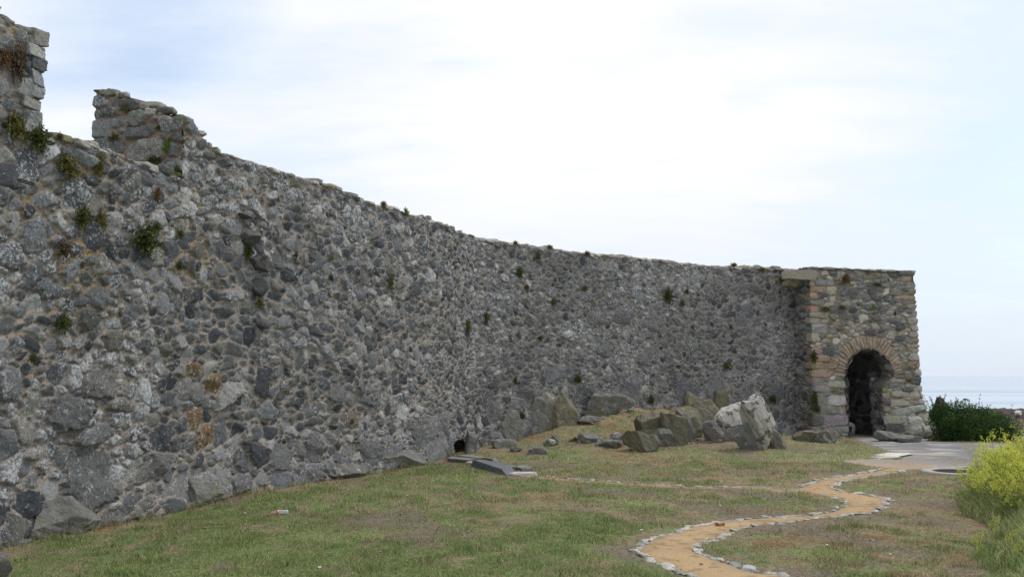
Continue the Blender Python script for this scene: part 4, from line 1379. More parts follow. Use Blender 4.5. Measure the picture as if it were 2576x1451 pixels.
bould(1662, 1062, 150, 62, 'broad flat-topped olive boulder rising beside the wall at the top of the mound', M_BOULD, 0.7, (0.1, -0.15, 0.5), 214, 8, 0.6, sink=0.2)
bould(1590, 1038, 90, 44, 'tilted slab of olive rock leaning on the wall behind the flat-topped boulder', M_BOULD, 0.8, (0.3, 0.25, 0.4), 217, 8, 0.6, d=25.4, name='rock_slab', cat='rock') if False else None
bould(1672, 1033, 120, 46, 'low olive rock slab lying against the wall behind the flat-topped boulder', M_BOULD, 0.6, (0.15, 0.22, 0.5), 213, 9, 0.7, name='rock_slab', cat='rock')
bould(1618, 1078, 74, 44, 'low mossy rock joining the boulder group to the rubble slope', M_BOULD, 0.8, (0.1, 0.2, 0.3), 331, 9)
bould(1735, 1078, 60, 64, 'square topped olive rock between the flat-topped and the cracked boulder', M_BOULD, 0.7, (0.1, -0.2, 0.2), 333, 9)
bould(1590, 1060, 60, 26, 'flat olive rock lying on the rubble slope left of the boulder group', M_BOULD, 0.8, (0.1, 0.1, 0.6), 335, 9, sub=4)
bould(1826, 1092, 60, 56, 'dark mossy rock wedged between the cracked and the white topped boulders', M_BOULD, 0.7, (0.1, -0.35, 0.1), 337, 9)
bould(1950, 1128, 40, 50, 'narrow grey slab on the right flank of the white crowned rock', M_BOULG, 0.6, (0.1, -0.5, 0.1), 339, 8)
bould(1640, 1100, 80, 66, 'mossy dark boulder with white lichen dabs left of the upright rock fin', M_BOULD, 0.9, (0.1, 0.5, 0.2), 219, 9, 0.4)
bould(1700, 1121, 62, 84, 'upright olive rock fin standing in front of the flat-topped boulder', M_BOULD, 0.7, (0.1, -0.2, 0.2), 223, 8, 0.9)
bould(1726, 1108, 40, 60, 'narrow grey upright stone squeezed beside the upright rock fin', M_BOULG, 0.8, (0.0, -0.1, 0.1), 225, 8, 0.8)
bould(1662, 1122, 56, 36, 'smooth pale grey block lying below the upright rock fin', M_BOULG, 0.8, (0.1, 0.2, 0.3), 229, 8, 0.6)
bould(1632, 1103, 46, 30, 'small rounded olive boulder at the left end of the boulder group', M_BOULD, 0.9, (0, 0, 0.3), 231, 14, 0.0)
bould(1772, 1096, 76, 76, 'cracked olive boulder between the rock fin and the white-topped rock', M_BOULD, 0.8, (0.05, -0.25, 0.1), 233, 9, 0.7)
bould(1796, 1112, 40, 54, 'small leaning grey slab at the foot of the cracked olive boulder', M_BOULG, 0.7, (0.0, -0.45, 0.2), 235, 8, 0.7)
bould(1850, 1108, 92, 84, 'mossy leaning boulder with white lichen on its left shoulder', M_BOULW, 0.7, (0.1, -0.30, 0.15), 243, 8, 0.6)
bould(1908, 1130, 62, 126, 'big leaning rock slab with a broad white lichen crown', M_BOULW, 0.7, (0.15, -0.38, 0.25), 253, 8, 0.8, sink=0.15)
bould(1880, 1130, 66, 72, 'dark grey split slab leaning against the white-crowned rock', M_BOULG, 0.5, (0.1, -0.55, 0.2), 247, 8, 0.8, sink=0.15)
bould(1798, 1098, 26, 28, 'small pointed pale rock in front of the mossy leaning boulder', M_BOULG, 0.8, (0, 0.3, 0), 249, 8, 0.3, sub=4)
bould(1985, 1090, 66, 34, 'low pointed grey rock right of the white-crowned rock', M_BOULD, 0.7, (0.1, 0.25, 0.2), 251, 9, 0.5)
bould(2025, 1110, 62, 24, 'flat grey rock lying in the grass before the tower corner', M_BOULD, 0.7, (0, 0.1, 0.1), 253, 10, 0.5)
bould(2078, 1114, 46, 34, 'upright split grey rock beside the tower corner', M_BOULG, 0.7, (0, 0.05, 0.1), 255, 9, 0.7)
bould(1996, 1070, 36, 46, 'dark leaning slab against the wall left of the tower', M_BOULG, 0.6, (0.0, -0.45, 0.3), 257, 8, 0.7, name='rock_slab', cat='rock')
pass  # RIB_A
pass  # RIB_B
pass  # RIB_C
bould(1184, 1140, 36, 46, 'rounded grey boulder right beside the dark drain opening', M_BOULG, 0.8, (0, 0, 0.2), 269, 14, 0.0)
bould(1262, 1126, 48, 20, 'long low grey stone in the rusty grass right of the drain', M_BOULG, 0.6, (0, 0, 0.2), 271, 10, 0.5, sub=4)
bould(1355, 1142, 52, 17, 'flat grey stone half sunk in the grass below the slanting rib', M_BOULG, 0.8, (0, 0, 0.2), 273, 12, 0.2, sub=4)
bould(1383, 1122, 30, 18, 'small grey stone with a grass tuft at its right', M_BOULG, 0.8, (0, 0, 0.6), 275, 12, 0.2, sub=4)
bould(1395, 1092, 20, 16, 'small pale stone at the foot of the slanting rib', M_BOULG, 0.8, (0, 0, 0.9), 277, 12, 0.2, sub=3)
bould(1295, 1136, 26, 12, 'very small pale stone in the grass above the channel slabs', M_BOULG, 0.8, (0, 0, 0.9), 279, 12, 0.2, sub=3)
bould(1540, 1126, 54, 18, 'flat grey rock showing through the turf in front of the mound', M_BOULG, 0.9, (0.15, 0.1, 0.2), 281, 10, 0.3, sub=4)
bould(1560, 1108, 40, 18, 'rounded grey rock in the middle of the mound slope', M_BOULG, 0.9, (0.1, 0.1, 0.5), 283, 11, 0.2, sub=4)
bould(1490, 1086, 60, 16, 'low rubble-strewn rock step right of the slanting rib', M_BOULG, 1.0, (0.1, 0, 0.5), 285, 12, 0.2, sub=4)
bould(1480, 1112, 50, 18, 'thin flat rock sunk in the rusty turf below the rock step', M_BOULG, 1.0, (0.1, 0, 0.5), 287, 12, 0.2, sub=4)
bould(1815, 1030, 44, 50, 'pale speckled rock built into the wall behind the leaning boulders', M_BOULD, 0.4, (0.1, -0.1, 0.6), 291, 9, 0.7, d=28.9, name='rock_outcrop', cat='rock')


def wall_rock(px, py, w, h, label, seed, th=0.28, mat=None, npl=10, name='rock_outcrop', off=0.05, lean=0.05):
    """bedrock hugging the foot of the near wall between px-w/2 and px+w/2"""
    u0 = WP.hit(px - w / 2, py)[0]; u1 = WP.hit(px + w / 2, py)[0]
    u = (u0 + u1) / 2; q = WP.pos(u); t = WP.tan(u); n = np.array([t[1], -t[0]])
    H = h / FPX * q[1]
    c = (q[0] + n[0] * off, q[1] + n[1] * off, float(G(*q)) + H * 0.22)
    return rock(name, label, 'rock', c, (abs(u1 - u0) / 2 * 1.25, th * 1.0, H * 0.62), (0, lean, math.atan2(t[1], t[0])), seed, 5, npl, 0, mat or M_BOULG, None, 0.03)


wall_rock(1408, 1050, 84, 120, 'tall slanting bedrock rib growing out of the wall foot', 261, 0.34, M_BOULD, 8, lean=-0.5)
wall_rock(1362, 1030, 80, 100, 'overhanging dark bedrock in the wall foot left of the slanting rib', 263, 0.24, None, 9, lean=-0.3)
wall_rock(1282, 1060, 66, 110, 'smooth slanting grey rock slab leaning on the wall right of the drain', 267, 0.22, None, 8, name='rock_slab', lean=-0.5)
wall_rock(1530, 1030, 120, 60, 'broad bedrock hump in the wall foot at the crest of the mound', 268, 0.3, None, 12)
wall_rock(1745, 1010, 70, 80, 'greenish bedrock in the wall foot above the cracked boulder', 270, 0.26, M_BOULD, 9, lean=0.2)
# near end of the wall
wall_rock(150, 1290, 200, 90, 'long low bedrock ledge at the near foot of the wall', 293, 0.30)
bould(20, 1372, 70, 66, 'dark boulder at the left edge below the wall', M_BOULG, 0.7, (0, 0, 0.4), 295, 11, 0.3)
bould(62, 1352, 46, 34, 'small grey stone between the left edge boulder and the bedrock ledge', M_BOULG, 0.8, (0, 0, 0.4), 297, 11, 0.3, sub=4)
bould(-5, 1462, 50, 70, 'dark stone cut by the lower left corner of the view', M_BOULG, 0.8, (0, 0, 0.4), 299, 11, 0.3, sub=4)
wall_rock(505, 1230, 120, 86, 'smooth rounded bedrock bulge at the wall foot left of the bottle', 301, 0.2, npl=16)
wall_rock(860, 1190, 90, 46, 'low grey bedrock step at the wall foot above the lawn', 303, 0.3)
wall_rock(1010, 1170, 100, 56, 'smooth grey bedrock at the wall foot left of the drain', 305, 0.3)
# tower foot and behind
bould(2233, 1108, 50, 22, 'grey and white stone lying at the foot of the tower right of the doorway', M_BOULG, 0.7, (0, 0, 0.3), 311, 11, 0.3, sub=4)
bould(2292, 1112, 62, 16, 'flat grey stone lying before the tower with a green plant behind', M_BOULG, 0.7, (0, 0, 0.3), 313, 11, 0.3, sub=4)
bould(2337, 1102, 28, 16, 'small pale stone at the right foot of the tower', M_BOULG, 0.8, (0, 0, 0.5), 315, 11, 0.2, sub=3)
bould(2120, 1096, 50, 34, 'grey stone step at the left foot of the doorway', M_BOULG, 0.7, (0, 0, 0.3), 317, 9, 0.9, sub=4)
bould(2372, 1084, 60, 62, 'pinkish rock outcrop between the tower and the dark bush', M_SHORE, 0.8, (0, 0, 0.3), 319, 13, 0.2, name='rock_outcrop', cat='rock', d=32.0)
rock('sea_rock', 'tiny dark rock breaking the sea surface far out', 'rock', at_z(2431, 1005.5, -5.0), (1.35, 1.0, 0.45), (0, 0, 0.2), 321, 4, 12, 0.1, M_SHORE)
rock('white_rock', 'white stained boulder on top of the far rocky shore', 'rock', at_d(2561, 1038, 118), (0.62, 0.5, 0.42), (0, 0, 0.7), 324, 4, 12, 0.1,
     rock_mat('guano_rock', (0.62, 0.60, 0.56), (0.72, 0.70, 0.66), 0.0, 0.2))

# ================================================================== slabs, edging, small ground things
def slab_px(x1, y1, x2, y2, width, h, label, col, name='channel_slab', group=None, z0=0.0, seed=1, cat='stone slab', flat=0.9):
    a = gpt(x1, y1); b = gpt(x2, y2)
    L = np.linalg.norm((b - a)[:2]); th = math.atan2(b[1] - a[1], b[0] - a[0])
    P, F = rock_shape(seed, 5, 9, flat * 0.8, 0.03, (L / 2 * 1.45, width / 2 * 1.45, h * 0.75))
    m = Acc(); m.add(P, T=F, C=col)
    c = (a + b) / 2
    o = link(name, m.mesh(name, M_STONE), None, (c[0], c[1], float(G(c[0], c[1])) + z0 + h * 0.25), (0, 0, th))
    return tag(o, label, cat, group)


def cr1(p): return (1081.8 + .1626 * p[0], 1033 + .1626 * p[1])


CG = 'stones lining the drain channel'
for (x1, y1, x2, y2, w, h, lab, c) in [
    (300, 775, 650, 800, .26, .10, 'first grey slab of the near channel edge, touching the drain mouth', (.20, .20, .20)),
    (580, 830, 740, 835, .24, .08, 'small pinkish slab between the two long grey slabs of the near channel edge', (.33, .27, .25)),
    (720, 850, 1240, 985, .26, .17, 'longest dark grey slab of the near channel edge', (.15, .16, .175)),
    (480, 715, 830, 770, .22, .09, 'pale brown slab of the far channel edge nearest the drain', (.24, .22, .19)),
    (840, 780, 1020, 800, .20, .12, 'short brownish block second along the far channel edge', (.20, .18, .16)),
    (920, 825, 1190, 880, .22, .10, 'dark worn slab in the middle of the far channel edge', (.13, .14, .155)),
    (1160, 900, 1340, 930, .30, .12, 'rounded grey block near the outer end of the far channel edge', (.19, .19, .19)),
    (1370, 920, 1510, 935, .22, .12, 'last small grey block at the outer end of the far channel edge', (.21, .21, .21))]:
    slab_px(*cr1((x1, y1)), *cr1((x2, y2)), w, h, lab, c, group=CG, seed=int(x1))
slab_px(*cr1((1265, 985)), *cr1((1590, 1000)), .34, .05, 'flat pale pinkish paving slab at the outer end of the channel', (.50, .44, .41), 'paving_slab', z0=0.01, seed=5, flat=1.4)
slab_px(*cr2((1675, 236)), *cr2((1830, 246)), .95, .045, 'white stone slab set in the asphalt in front of the doorway', (.56, .54, .50), 'paving_slab', z0=-0.012, seed=8, flat=1.4)
slab_px(*cr2((1640, 256)), *cr2((1770, 258)), .42, .045, 'thin pale slab just in front of the white slab in the asphalt', (.44, .42, .37), 'paving_slab', z0=-0.018, seed=9, flat=1.4)
slab_px(*cr2((665, 682)), *cr2((700, 680)), .08, .04, 'small orange brick fragment lying on the sandy path', (.42, .20, .10), 'brick_fragment', seed=12, cat='brick', z0=0.01)

EG = 'pale stones edging the sandy path'
_er = np.random.default_rng(303)
_EM = []
for k in range(14):
    P, F = rock_shape(400 + k, 3, 9, 0.0, 0.05, (0.105, 0.048, 0.024))
    m = Acc(); m.add(P, T=F, C=np.array([(.38, .37, .34), (.44, .43, .40), (.30, .30, .28), (.35, .335, .30), (.24, .245, .24)][k % 5]))
    _EM.append(m.mesh('edging_stone', M_STONE))


def edging(line, conv, lab, skip=0.12, sc=1.0, i0=0, i1=None):
    P = poly(line[i0:i1], conv)
    L = np.concatenate([[0], np.cumsum(np.linalg.norm(np.diff(P, axis=0), axis=1))])
    u = 0.05
    while u < L[-1]:
        s = _er.uniform(0.5, 1.2) * sc * 0.9
        q = [np.interp(u, L, P[:, i]) for i in (0, 1)]; q2 = [np.interp(min(u + .05, L[-1]), L, P[:, i]) for i in (0, 1)]
        q3 = [np.interp(max(u - .05, 0), L, P[:, i]) for i in (0, 1)]
        th = math.atan2(q2[1] - q3[1], q2[0] - q3[0])
        if _er.random() > skip:
            j = _er.normal() * 0.035
            o = link('edging_stone', _EM[int(_er.integers(14))], None,
                     (q[0] - math.sin(th) * j, q[1] + math.cos(th) * j, float(G(q[0], q[1])) - 0.006 * s),
                     (_er.normal() * .08, _er.normal() * .08, th + _er.normal() * .35), (s, s * _er.uniform(.8, 1.6), s * _er.uniform(.6, 1.2)))
            tag(o, lab, 'edging stone', EG)
        u += s * 0.15 * _er.uniform(.7, 1.35)


edging(PATH_L, cr2, 'pale stone edging the far left side of the sandy path near the asphalt', 0.15, 1.0, 1, 7)
edging(PATH_L, cr2, 'pale stone around the grassy tongue where the sandy path turns back right', 0.35, 0.75, 9, 13)
edging(PATH_L, cr2, 'pale stone in the long upper edge of the near path bend', 0.05, 0.85, 12, 19)
edging(PATH_L, cr2, 'pale stone on the outer left curve of the near path bend', 0.05, 0.9, 18, 29)
edging(PATH_R, cr2, 'pale stone edging the right side of the path below the manhole', 0.3, 1.0, 0, 6)
edging(PATH_R, cr2, 'pale stone on the far right curve of the sandy path', 0.08, 0.9, 5, 10)
edging(PATH_R, cr2, 'pale stone in the low inner edge between the two path curves', 0.45, 0.7, 9, 13)
edging(PATH_R, cr2, 'pale stone on the inner right curve of the near path bend', 0.05, 0.85, 12, 24)
edging(BR_T[:9], cr4, 'small pale stone edging the faint track across the lawn', 0.35, 0.7)


def build_manhole():
    c = gpt(*cr2((2140, 353)))
    root = empty('manhole', c, 'round dark manhole cover in a concrete ring beside the yellow flowers', 'manhole')
    a = Acc(); n = 48; R0, R1 = 0.40, 0.60
    prof = [(R1 + .01, -0.05), (R1, 0.035), (R1 - .01, 0.045), (R0 + .01, 0.045), (R0, 0.035), (R0, 0.0)]
    th = np.arange(n) * 2 * math.pi / n
    V = [(r * math.cos(t), r * math.sin(t), z) for r, z in prof for t in th]
    Q = [(i * n + j, i * n + (j + 1) % n, (i + 1) * n + (j + 1) % n, (i + 1) * n + j) for i in range(len(prof) - 1) for j in range(n)]
    a.add(V, Q=Q, C=(.36, .34, .30))
    link('concrete_ring', a.mesh('concrete_ring', M_STONE), root)
    a = Acc()
    V = [(0, 0, 0.04)] + [(r * math.cos(t), r * math.sin(t), z) for r, z in ((0.36, 0.04), (0.385, 0.034), (0.392, 0.0)) for t in th]
    T = [(0, 1 + j, 1 + (j + 1) % n) for j in range(n)]
    Q = [(1 + i * n + j, 1 + (i + 1) * n + j, 1 + (i + 1) * n + (j + 1) % n, 1 + i * n + (j + 1) % n) for i in range(2) for j in range(n)]
    a.add(V, Q=Q, T=T, C=(.055, .058, .062))
    for k in range(-6, 7):                                     # raised ribs of the cover
        w = math.sqrt(max(0, .34 ** 2 - (k * .05) ** 2))
        x0, x1, y0, y1, z0, z1 = -w, w, k * .05 - .009, k * .05 + .009, 0.036, 0.050
        a.add([(x0, y0, z0), (x1, y0, z0), (x1, y1, z0), (x0, y1, z0), (x0, y0, z1), (x1, y0, z1), (x1, y1, z1), (x0, y1, z1)],
              Q=[(4, 5, 6, 7), (0, 1, 5, 4), (1, 2, 6, 5), (2, 3, 7, 6), (3, 0, 4, 7)], C=(.07, .074, .08))
    link('cover', a.mesh('cover', M_STONE, False), root)


build_manhole()


def build_bottle():
    c = gpt(703, 1294)
    root = empty('plastic_bottle', c + np.array([0, 0, 0.034]), 'clear plastic bottle with red cap and red label lying on the lawn', 'bottle', rz=R(10))
    m, nt = new_mat('clear_plastic')
    b = nd(nt, 'ShaderNodeBsdfPrincipled', {'Base Color': (0.72, 0.80, 0.80, 1), 'Roughness': 0.18, 'Transmission Weight': 0.55, 'IOR': 1.3, 'Alpha': 0.75})
    nd(nt, 'ShaderNodeOutputMaterial', {'Surface': b.outputs[0]})

    def plain(name, c_, r=0.4):
        m_, nt_ = new_mat(name); P = nd(nt_, 'ShaderNodeTexCoord').outputs['Object']
        cc = mixc(nt_, ramp(nt_, noise(nt_, P, 40.0), [(0.4, 0.0), (0.6, 0.25)]), c_, tuple(x * 0.7 for x in c_))
        out(nt_, cc, r, None, 0.5); return m_

    def lathe(prof, name, mat, par, wob=0.0):
        n = 24; a = Acc(); V = []
        for i, (x, r) in enumerate(prof):
            for j in range(n):
                t = 2 * math.pi * j / n
                rr = r * (1 + wob * math.sin(3 * t + x * 60) * (x > 0.0))
                V.append((x, rr * math.cos(t), rr * math.sin(t)))
        Q = [(i * n + j, (i + 1) * n + j, (i + 1) * n + (j + 1) % n, i * n + (j + 1) % n) for i in range(len(prof) - 1) for j in range(n)]
        a.add(V, Q=Q)
        return link(name, a.mesh(name, mat), par)
    lathe([(-0.118, .011), (-.100, .013), (-.085, .018), (-.06, .029), (-.045, .0325), (-.01, .0325), (0.0, .030), (.03, .031), (.045, .033), (.07, .031), (.10, .033), (.112, .031), (.118, .024), (.113, .0)],
          'bottle_body', m, root, 0.05)
    lathe([(-.134, .0), (-.133, .0145), (-.131, .0155), (-.116, .0155), (-.115, .0135)], 'cap', plain('red_cap', (.65, .05, .04)), root)
    lb = lathe([(-.046, .0328), (-.046, .0336), (-.010, .0336), (-.010, .0328)], 'label_band', plain('red_label', (.72, .12, .12)), root)
    # yellow stripe low on the label band
    a = Acc(); V = []
    for x in (-.045, -.011):
        for j in range(7):
            t = -2.55 + j * 0.10
            V.append((x, math.cos(t) * .0342, math.sin(t) * .0342))
    a.add(V, Q=[(j, j + 1, 7 + j + 1, 7 + j) for j in range(6)])
    link('stripe', a.mesh('stripe', plain('yellow_stripe', (.75, .55, .08))), lb)


build_bottle()


def twig(px, py, L, ang, label, br=3, seed=1, col=(.30, .22, .14)):
    rg = np.random.default_rng(seed); a = Acc(); c = gpt(px, py)
    def seg(p, th, l, r, lev):
        pts = [np.array(p)]; t = th
        for k in range(5):
            t += rg.normal() * 0.16
            pts.append(pts[-1] + np.array([math.cos(t), math.sin(t), 0.0]) * l / 5 + np.array([0, 0, rg.normal() * 0.004]))
        pts = np.array(pts); pts[:, 2] = np.maximum(pts[:, 2], 0.012)
        tube(a, pts, np.linspace(r, r * .4, 6), 5, col)
        if lev:
            for k in range(br): seg(pts[rg.integers(1, 5)], th + rg.choice([-1, 1]) * rg.uniform(.4, .9), l * .45, r * .6, lev - 1)
    seg((-L / 2, 0, .02), 0.0, L, .007, 1)
    tag(link('dry_twig', a.mesh('dry_twig', M_STONE), None, c, (0, 0, ang)), label, 'twig')


twig(1192, 1266, .55, 0.15, 'forked dry brown twig lying on the lawn below the drain channel', seed=1)
twig(1128, 1268, .14, 0.0, 'short pale straight twig just left of the forked twig', 0, 2, (.5, .42, .32))
twig(540, 1330, .5, 0.05, 'thin dry stalk lying on the shaded lawn left of the bottle', 1, 3)
twig(2480, 1368, .9, -0.6, 'long bent straw stalk lying beside the tall grass', 1, 4, (.42, .34, .22))
twig(1185, 1247, .22, 1.2, 'small upright tuft of dead brown stems above the forked twig', 4, 5)
twig(2525, 1367, .3, 0.3, 'short pale stalk on the sandy path curve', 1, 6, (.5, .44, .34)) if False else None
twig(*cr2((1600, 562)), .55, 0.1, 'thin pale stick lying on the sandy path at its right curve', 0, 7, (.5, .44, .34))


# ================================================================== plants rooted in the masonry
def tuft_mesh(seed, kind):
    """small leafy cushion: many short stems with opposite leaves, hanging a little"""
    rg = np.random.default_rng(seed); a = Acc()
    pal = {'green': [(0.075, 0.095, 0.028), (0.105, 0.125, 0.04), (0.05, 0.068, 0.022)], 'olive': [(0.13, 0.125, 0.04), (0.10, 0.10, 0.035), (0.17, 0.15, 0.05)],
           'rust': [(0.20, 0.10, 0.04), (0.14, 0.08, 0.04), (0.16, 0.12, 0.05)], 'brown': [(0.12, 0.085, 0.06), (0.09, 0.065, 0.045), (0.15, 0.11, 0.08)],
           'bright': [(0.16, 0.24, 0.05), (0.20, 0.28, 0.08), (0.11, 0.18, 0.04)]}[kind]
    ns = 85
    for i in range(ns):
        d = rg.normal(size=3); d[1] = -abs(d[1]) * 0.9 - 0.1; d[2] = d[2] * 0.9 + 0.15; d /= np.linalg.norm(d)
        L = rg.uniform(0.45, 1.0)
        t = np.linspace(0, 1, 6)[:, None]
        pts = d * t * L + np.array([0, 0, -0.30 if rg.random() < 0.5 else 0.12]) * t ** 2 * L
        tube(a, pts, np.linspace(.014, .006, 6), 3, np.array(pal[1]) * 0.7)
        for k in range(2, 13):
            s = k / 12.5
            p = d * s * L + np.array([0, 0, -0.2]) * s ** 2 * L * (pts[-1][2] < d[2] * L)
            e = rg.normal(size=3); e /= np.linalg.norm(e)
            f = np.cross(e, rg.normal(size=3)); f /= np.linalg.norm(f) + 1e-9
            lw = rg.uniform(.05, .095); ll = rg.uniform(.10, .19)
            c = np.array(pal[rg.integers(3)]) * rg.uniform(.7, 1.4)
            a.add([p, p + e * ll * .5 + f * lw, p + e * ll, p + e * ll * .5 - f * lw], Q=[(0, 1, 2, 3)], C=c)
    return a.mesh('wall_plant', M_LEAF, False)


TUFT = {k: [tuft_mesh(500 + 10 * i + j, k) for j in range(2)] for i, k in enumerate(('green', 'olive', 'rust', 'brown', 'bright'))}
_tr = np.random.default_rng(808)
WG = 'plants growing out of the masonry'


def wplant(px, py, w, h, kind, label, where='wall', group=WG, d=None):
    if where == 'wall':
        u, z, i = WP.hit(px, py); q = WP.pos(u); t = WP.tan(u); n = np.array([t[1], -t[0]])
        p = np.array([q[0] + n[0] * .05, q[1] + n[1] * .05, z]); rz = math.atan2(t[1], t[0])
    elif where == 'tower':
        u, z, i = TP.hit(px, py, U_B - 0.02, U_Cn + .05); q = TP.pos(u); n = -TI
        p = np.array([q[0] + n[0] * .06, q[1] + n[1] * .06, z]); rz = math.atan2(TF[1], TF[0])
    elif where == 'cheek':
        p = at_d(px, py, d); rz = math.atan2(WP.tan(U_C2)[1], WP.tan(U_C2)[0]) - math.pi / 2
    else:
        p = gpt(px, py); rz = _tr.uniform(-.6, .6)
        p[2] += 0.0
    dd = p[1]
    sw = w / FPX * dd * 0.74; sh = h / FPX * dd * 0.74
    o = link('wall_plant' if where != 'ground' else 'ground_plant', TUFT[kind][int(_tr.integers(2))], None, p, (0, 0, rz), (sw, min(sw, sh) * .8, sh))
    return tag(o, label, 'plant', group)


for a in [
    (35, 160, 46, 100, 'brown', 'brown drooping plant high on the first merlon'), (2, 150, 30, 50, 'rust', 'rusty tuft at the left edge high on the first merlon'),
    (28, 318, 54, 74, 'olive', 'big olive plant at the left edge beside the first merlon foot'), (85, 350, 70, 62, 'green', 'big green plant at the foot of the first merlon'),
    (160, 418, 58, 56, 'olive', 'broad olive plant just below the embrasure sill'), (242, 418, 28, 66, 'olive', 'narrow upright olive plant below the second merlon'),
    (197, 548, 42, 60, 'green', 'oval dark green plant left of a thin brown one'), (247, 555, 26, 60, 'olive', 'thin olive plant right of the oval dark green one'),
    (352, 604, 78, 76, 'green', 'largest dark green cushion plant on the near wall'), (385, 572, 30, 26, 'green', 'small tuft above the right side of the largest cushion plant'),
    (150, 628, 40, 44, 'brown', 'dead brown plant on the left part of the wall'), (148, 814, 36, 48, 'green', 'lone round green plant midway up the left part of the wall'),
    (72, 900, 20, 26, 'green', 'tiny green tuft low beside dark square stones at the left'), (388, 488, 18, 34, 'rust', 'small rusty sprig below the second merlon'),
    (445, 590, 20, 22, 'green', 'small green tuft right of the largest cushion plant'), (442, 670, 22, 26, 'green', 'small green tuft below the largest cushion plant'),
    (618, 630, 26, 50, 'green', 'green plant in the notch of the projecting stones'), (648, 762, 24, 20, 'olive', 'yellowish tuft under the projecting stones'),
    (738, 642, 12, 20, 'green', 'tiny green sprig right of the projecting stones'), (829, 650, 12, 16, 'bright', 'bright green sprig in the middle of the near wall'),
    (826, 698, 16, 18, 'green', 'green sprig just below the bright one in the near wall'), (976, 712, 22, 38, 'olive', 'grey olive plant in the upper middle of the wall'),
    (1170, 822, 22, 36, 'olive', 'olive plant left of a greener one near the bend of the wall'), (1218, 800, 18, 30, 'green', 'green plant on the bend of the wall'),
    (1303, 685, 18, 34, 'green', 'tall narrow green plant high on the wall right of the bend'), (1321, 723, 14, 14, 'rust', 'rusty tuft just below the tall narrow green plant'),
    (1352, 645, 12, 22, 'olive', 'faint olive sprig close under the wall top right of the bend'), (1390, 759, 15, 20, 'olive', 'small olive tuft in the upper middle of the far wall'),
    (1468, 725, 15, 14, 'olive', 'small flat olive tuft below the top of the far wall'), (1357, 850, 10, 12, 'green', 'tiny green sprig left in the far wall'),
    (1677, 744, 26, 36, 'green', 'largest green plant high on the far wall'), (1714, 762, 14, 18, 'olive', 'small olive tuft right of the largest plant of the far wall'),
    (1725, 733, 10, 14, 'green', 'tiny tuft up right of the largest plant of the far wall'), (1739, 826, 10, 16, 'green', 'tiny green tuft in the middle of the far wall'),
    (1837, 821, 9, 16, 'olive', 'tiny olive sprig right in the middle of the far wall'), (1826, 922, 17, 17, 'olive', 'round olive tuft low on the far wall right of the boulders'),
    (1449, 952, 22, 22, 'green', 'green tuft low on the far wall above the mound'), (1941, 1003, 20, 20, 'green', 'green tuft low on the far wall near the tower'),
    (1293, 956, 12, 16, 'green', 'tiny dark tuft low on the wall just right of the bend'), (1965, 703, 17, 18, 'olive', 'olive tuft left of the lintel stone'),
    (1308, 1044, 22, 18, 'green', 'green plant beside the slanting slab at the wall foot'), (1048, 1072, 14, 30, 'olive', 'yellow grass sprig in the wall left of the drain'),
    (1145, 1082, 10, 20, 'green', 'small green plant above the drain opening'), (1634, 1004, 16, 26, 'green', 'green plant where the olive rock slab meets the wall'),
    (437, 428, 24, 26, 'green', 'small plant at the inner corner of the embrasure'), (1985, 745, 10, 10, 'rust', 'tiny rusty tuft below the corbel stone'),
    (880, 1060, 10, 14, 'rust', 'small rusty tuft low on the near wall')]:
    wplant(*a)
for a in [(958, 516, 26, 18, 'rust', 'rusty plant standing on the wall top left of a green one'), (1015, 534, 22, 20, 'bright', 'spiky green plant standing on the wall top'),
          (1293, 612, 18, 12, 'olive', 'small olive plant on the wall top right of the bend'), (1380, 622, 18, 12, 'olive', 'olive tuft beside a loose stone on the wall top'),
          (1474, 638, 18, 14, 'olive', 'tuft on the wall top midway along the far wall'), (1843, 667, 20, 12, 'rust', 'rusty tuft on the wall top left of the tower'),
          (1914, 677, 16, 12, 'olive', 'olive tuft on the wall top close to the lintel'), (142, 345, 18, 20, 'brown', 'tiny sprig on the embrasure sill beside the first merlon')]:
    wplant(*a)
for a in [(318, 272, 30, 24, 'olive'), (340, 313, 34, 26, 'olive'), (400, 322, 18, 14, 'green'), (288, 348, 32, 22, 'olive'), (428, 366, 34, 40, 'bright'), (390, 402, 40, 22, 'green')]:
    lab = {318: 'topmost olive tuft on the cheek of the second merlon', 340: 'olive tuft above the big grey stone of the second merlon', 400: 'tiny green tuft on the right of the second merlon',
           288: 'leftmost olive tuft on the second merlon', 428: 'yellow green plant on the right of the second merlon', 390: 'green tuft at the foot of the second merlon'}[a[0]]
    wplant(*a, lab, 'cheek', d=13.25 if a[0] > 380 else 13.45)
for a in [(2124, 703, 20, 26, 'rust', 'orange brown plant high on the tower'), (2074, 778, 28, 14, 'olive', 'flat olive tuft on the upper left of the tower'),
          (2116, 774, 20, 14, 'olive', 'flat olive tuft right beside another on the upper tower'), (2204, 716, 24, 12, 'green', 'green tuft in the upper middle of the tower'),
          (2232, 705, 9, 9, 'bright', 'tiny bright green sprig high right on the tower'), (2195, 772, 14, 9, 'bright', 'small bright green tuft above the tower arch'),
          (2025, 898, 20, 30, 'green', 'green plant on the left corner of the tower beside pink stones'), (2022, 1000, 16, 40, 'green', 'green plant low on the left corner of the tower'),
          (2034, 1026, 30, 20, 'green', 'green cushion low on the left corner of the tower just above the ground plants'), (2285, 957, 10, 8, 'rust', 'rusty round tuft right of the doorway'),
          (2248, 788, 8, 12, 'green', 'tiny green tuft right of the centre of the tower')]:
    wplant(*a, 'tower')
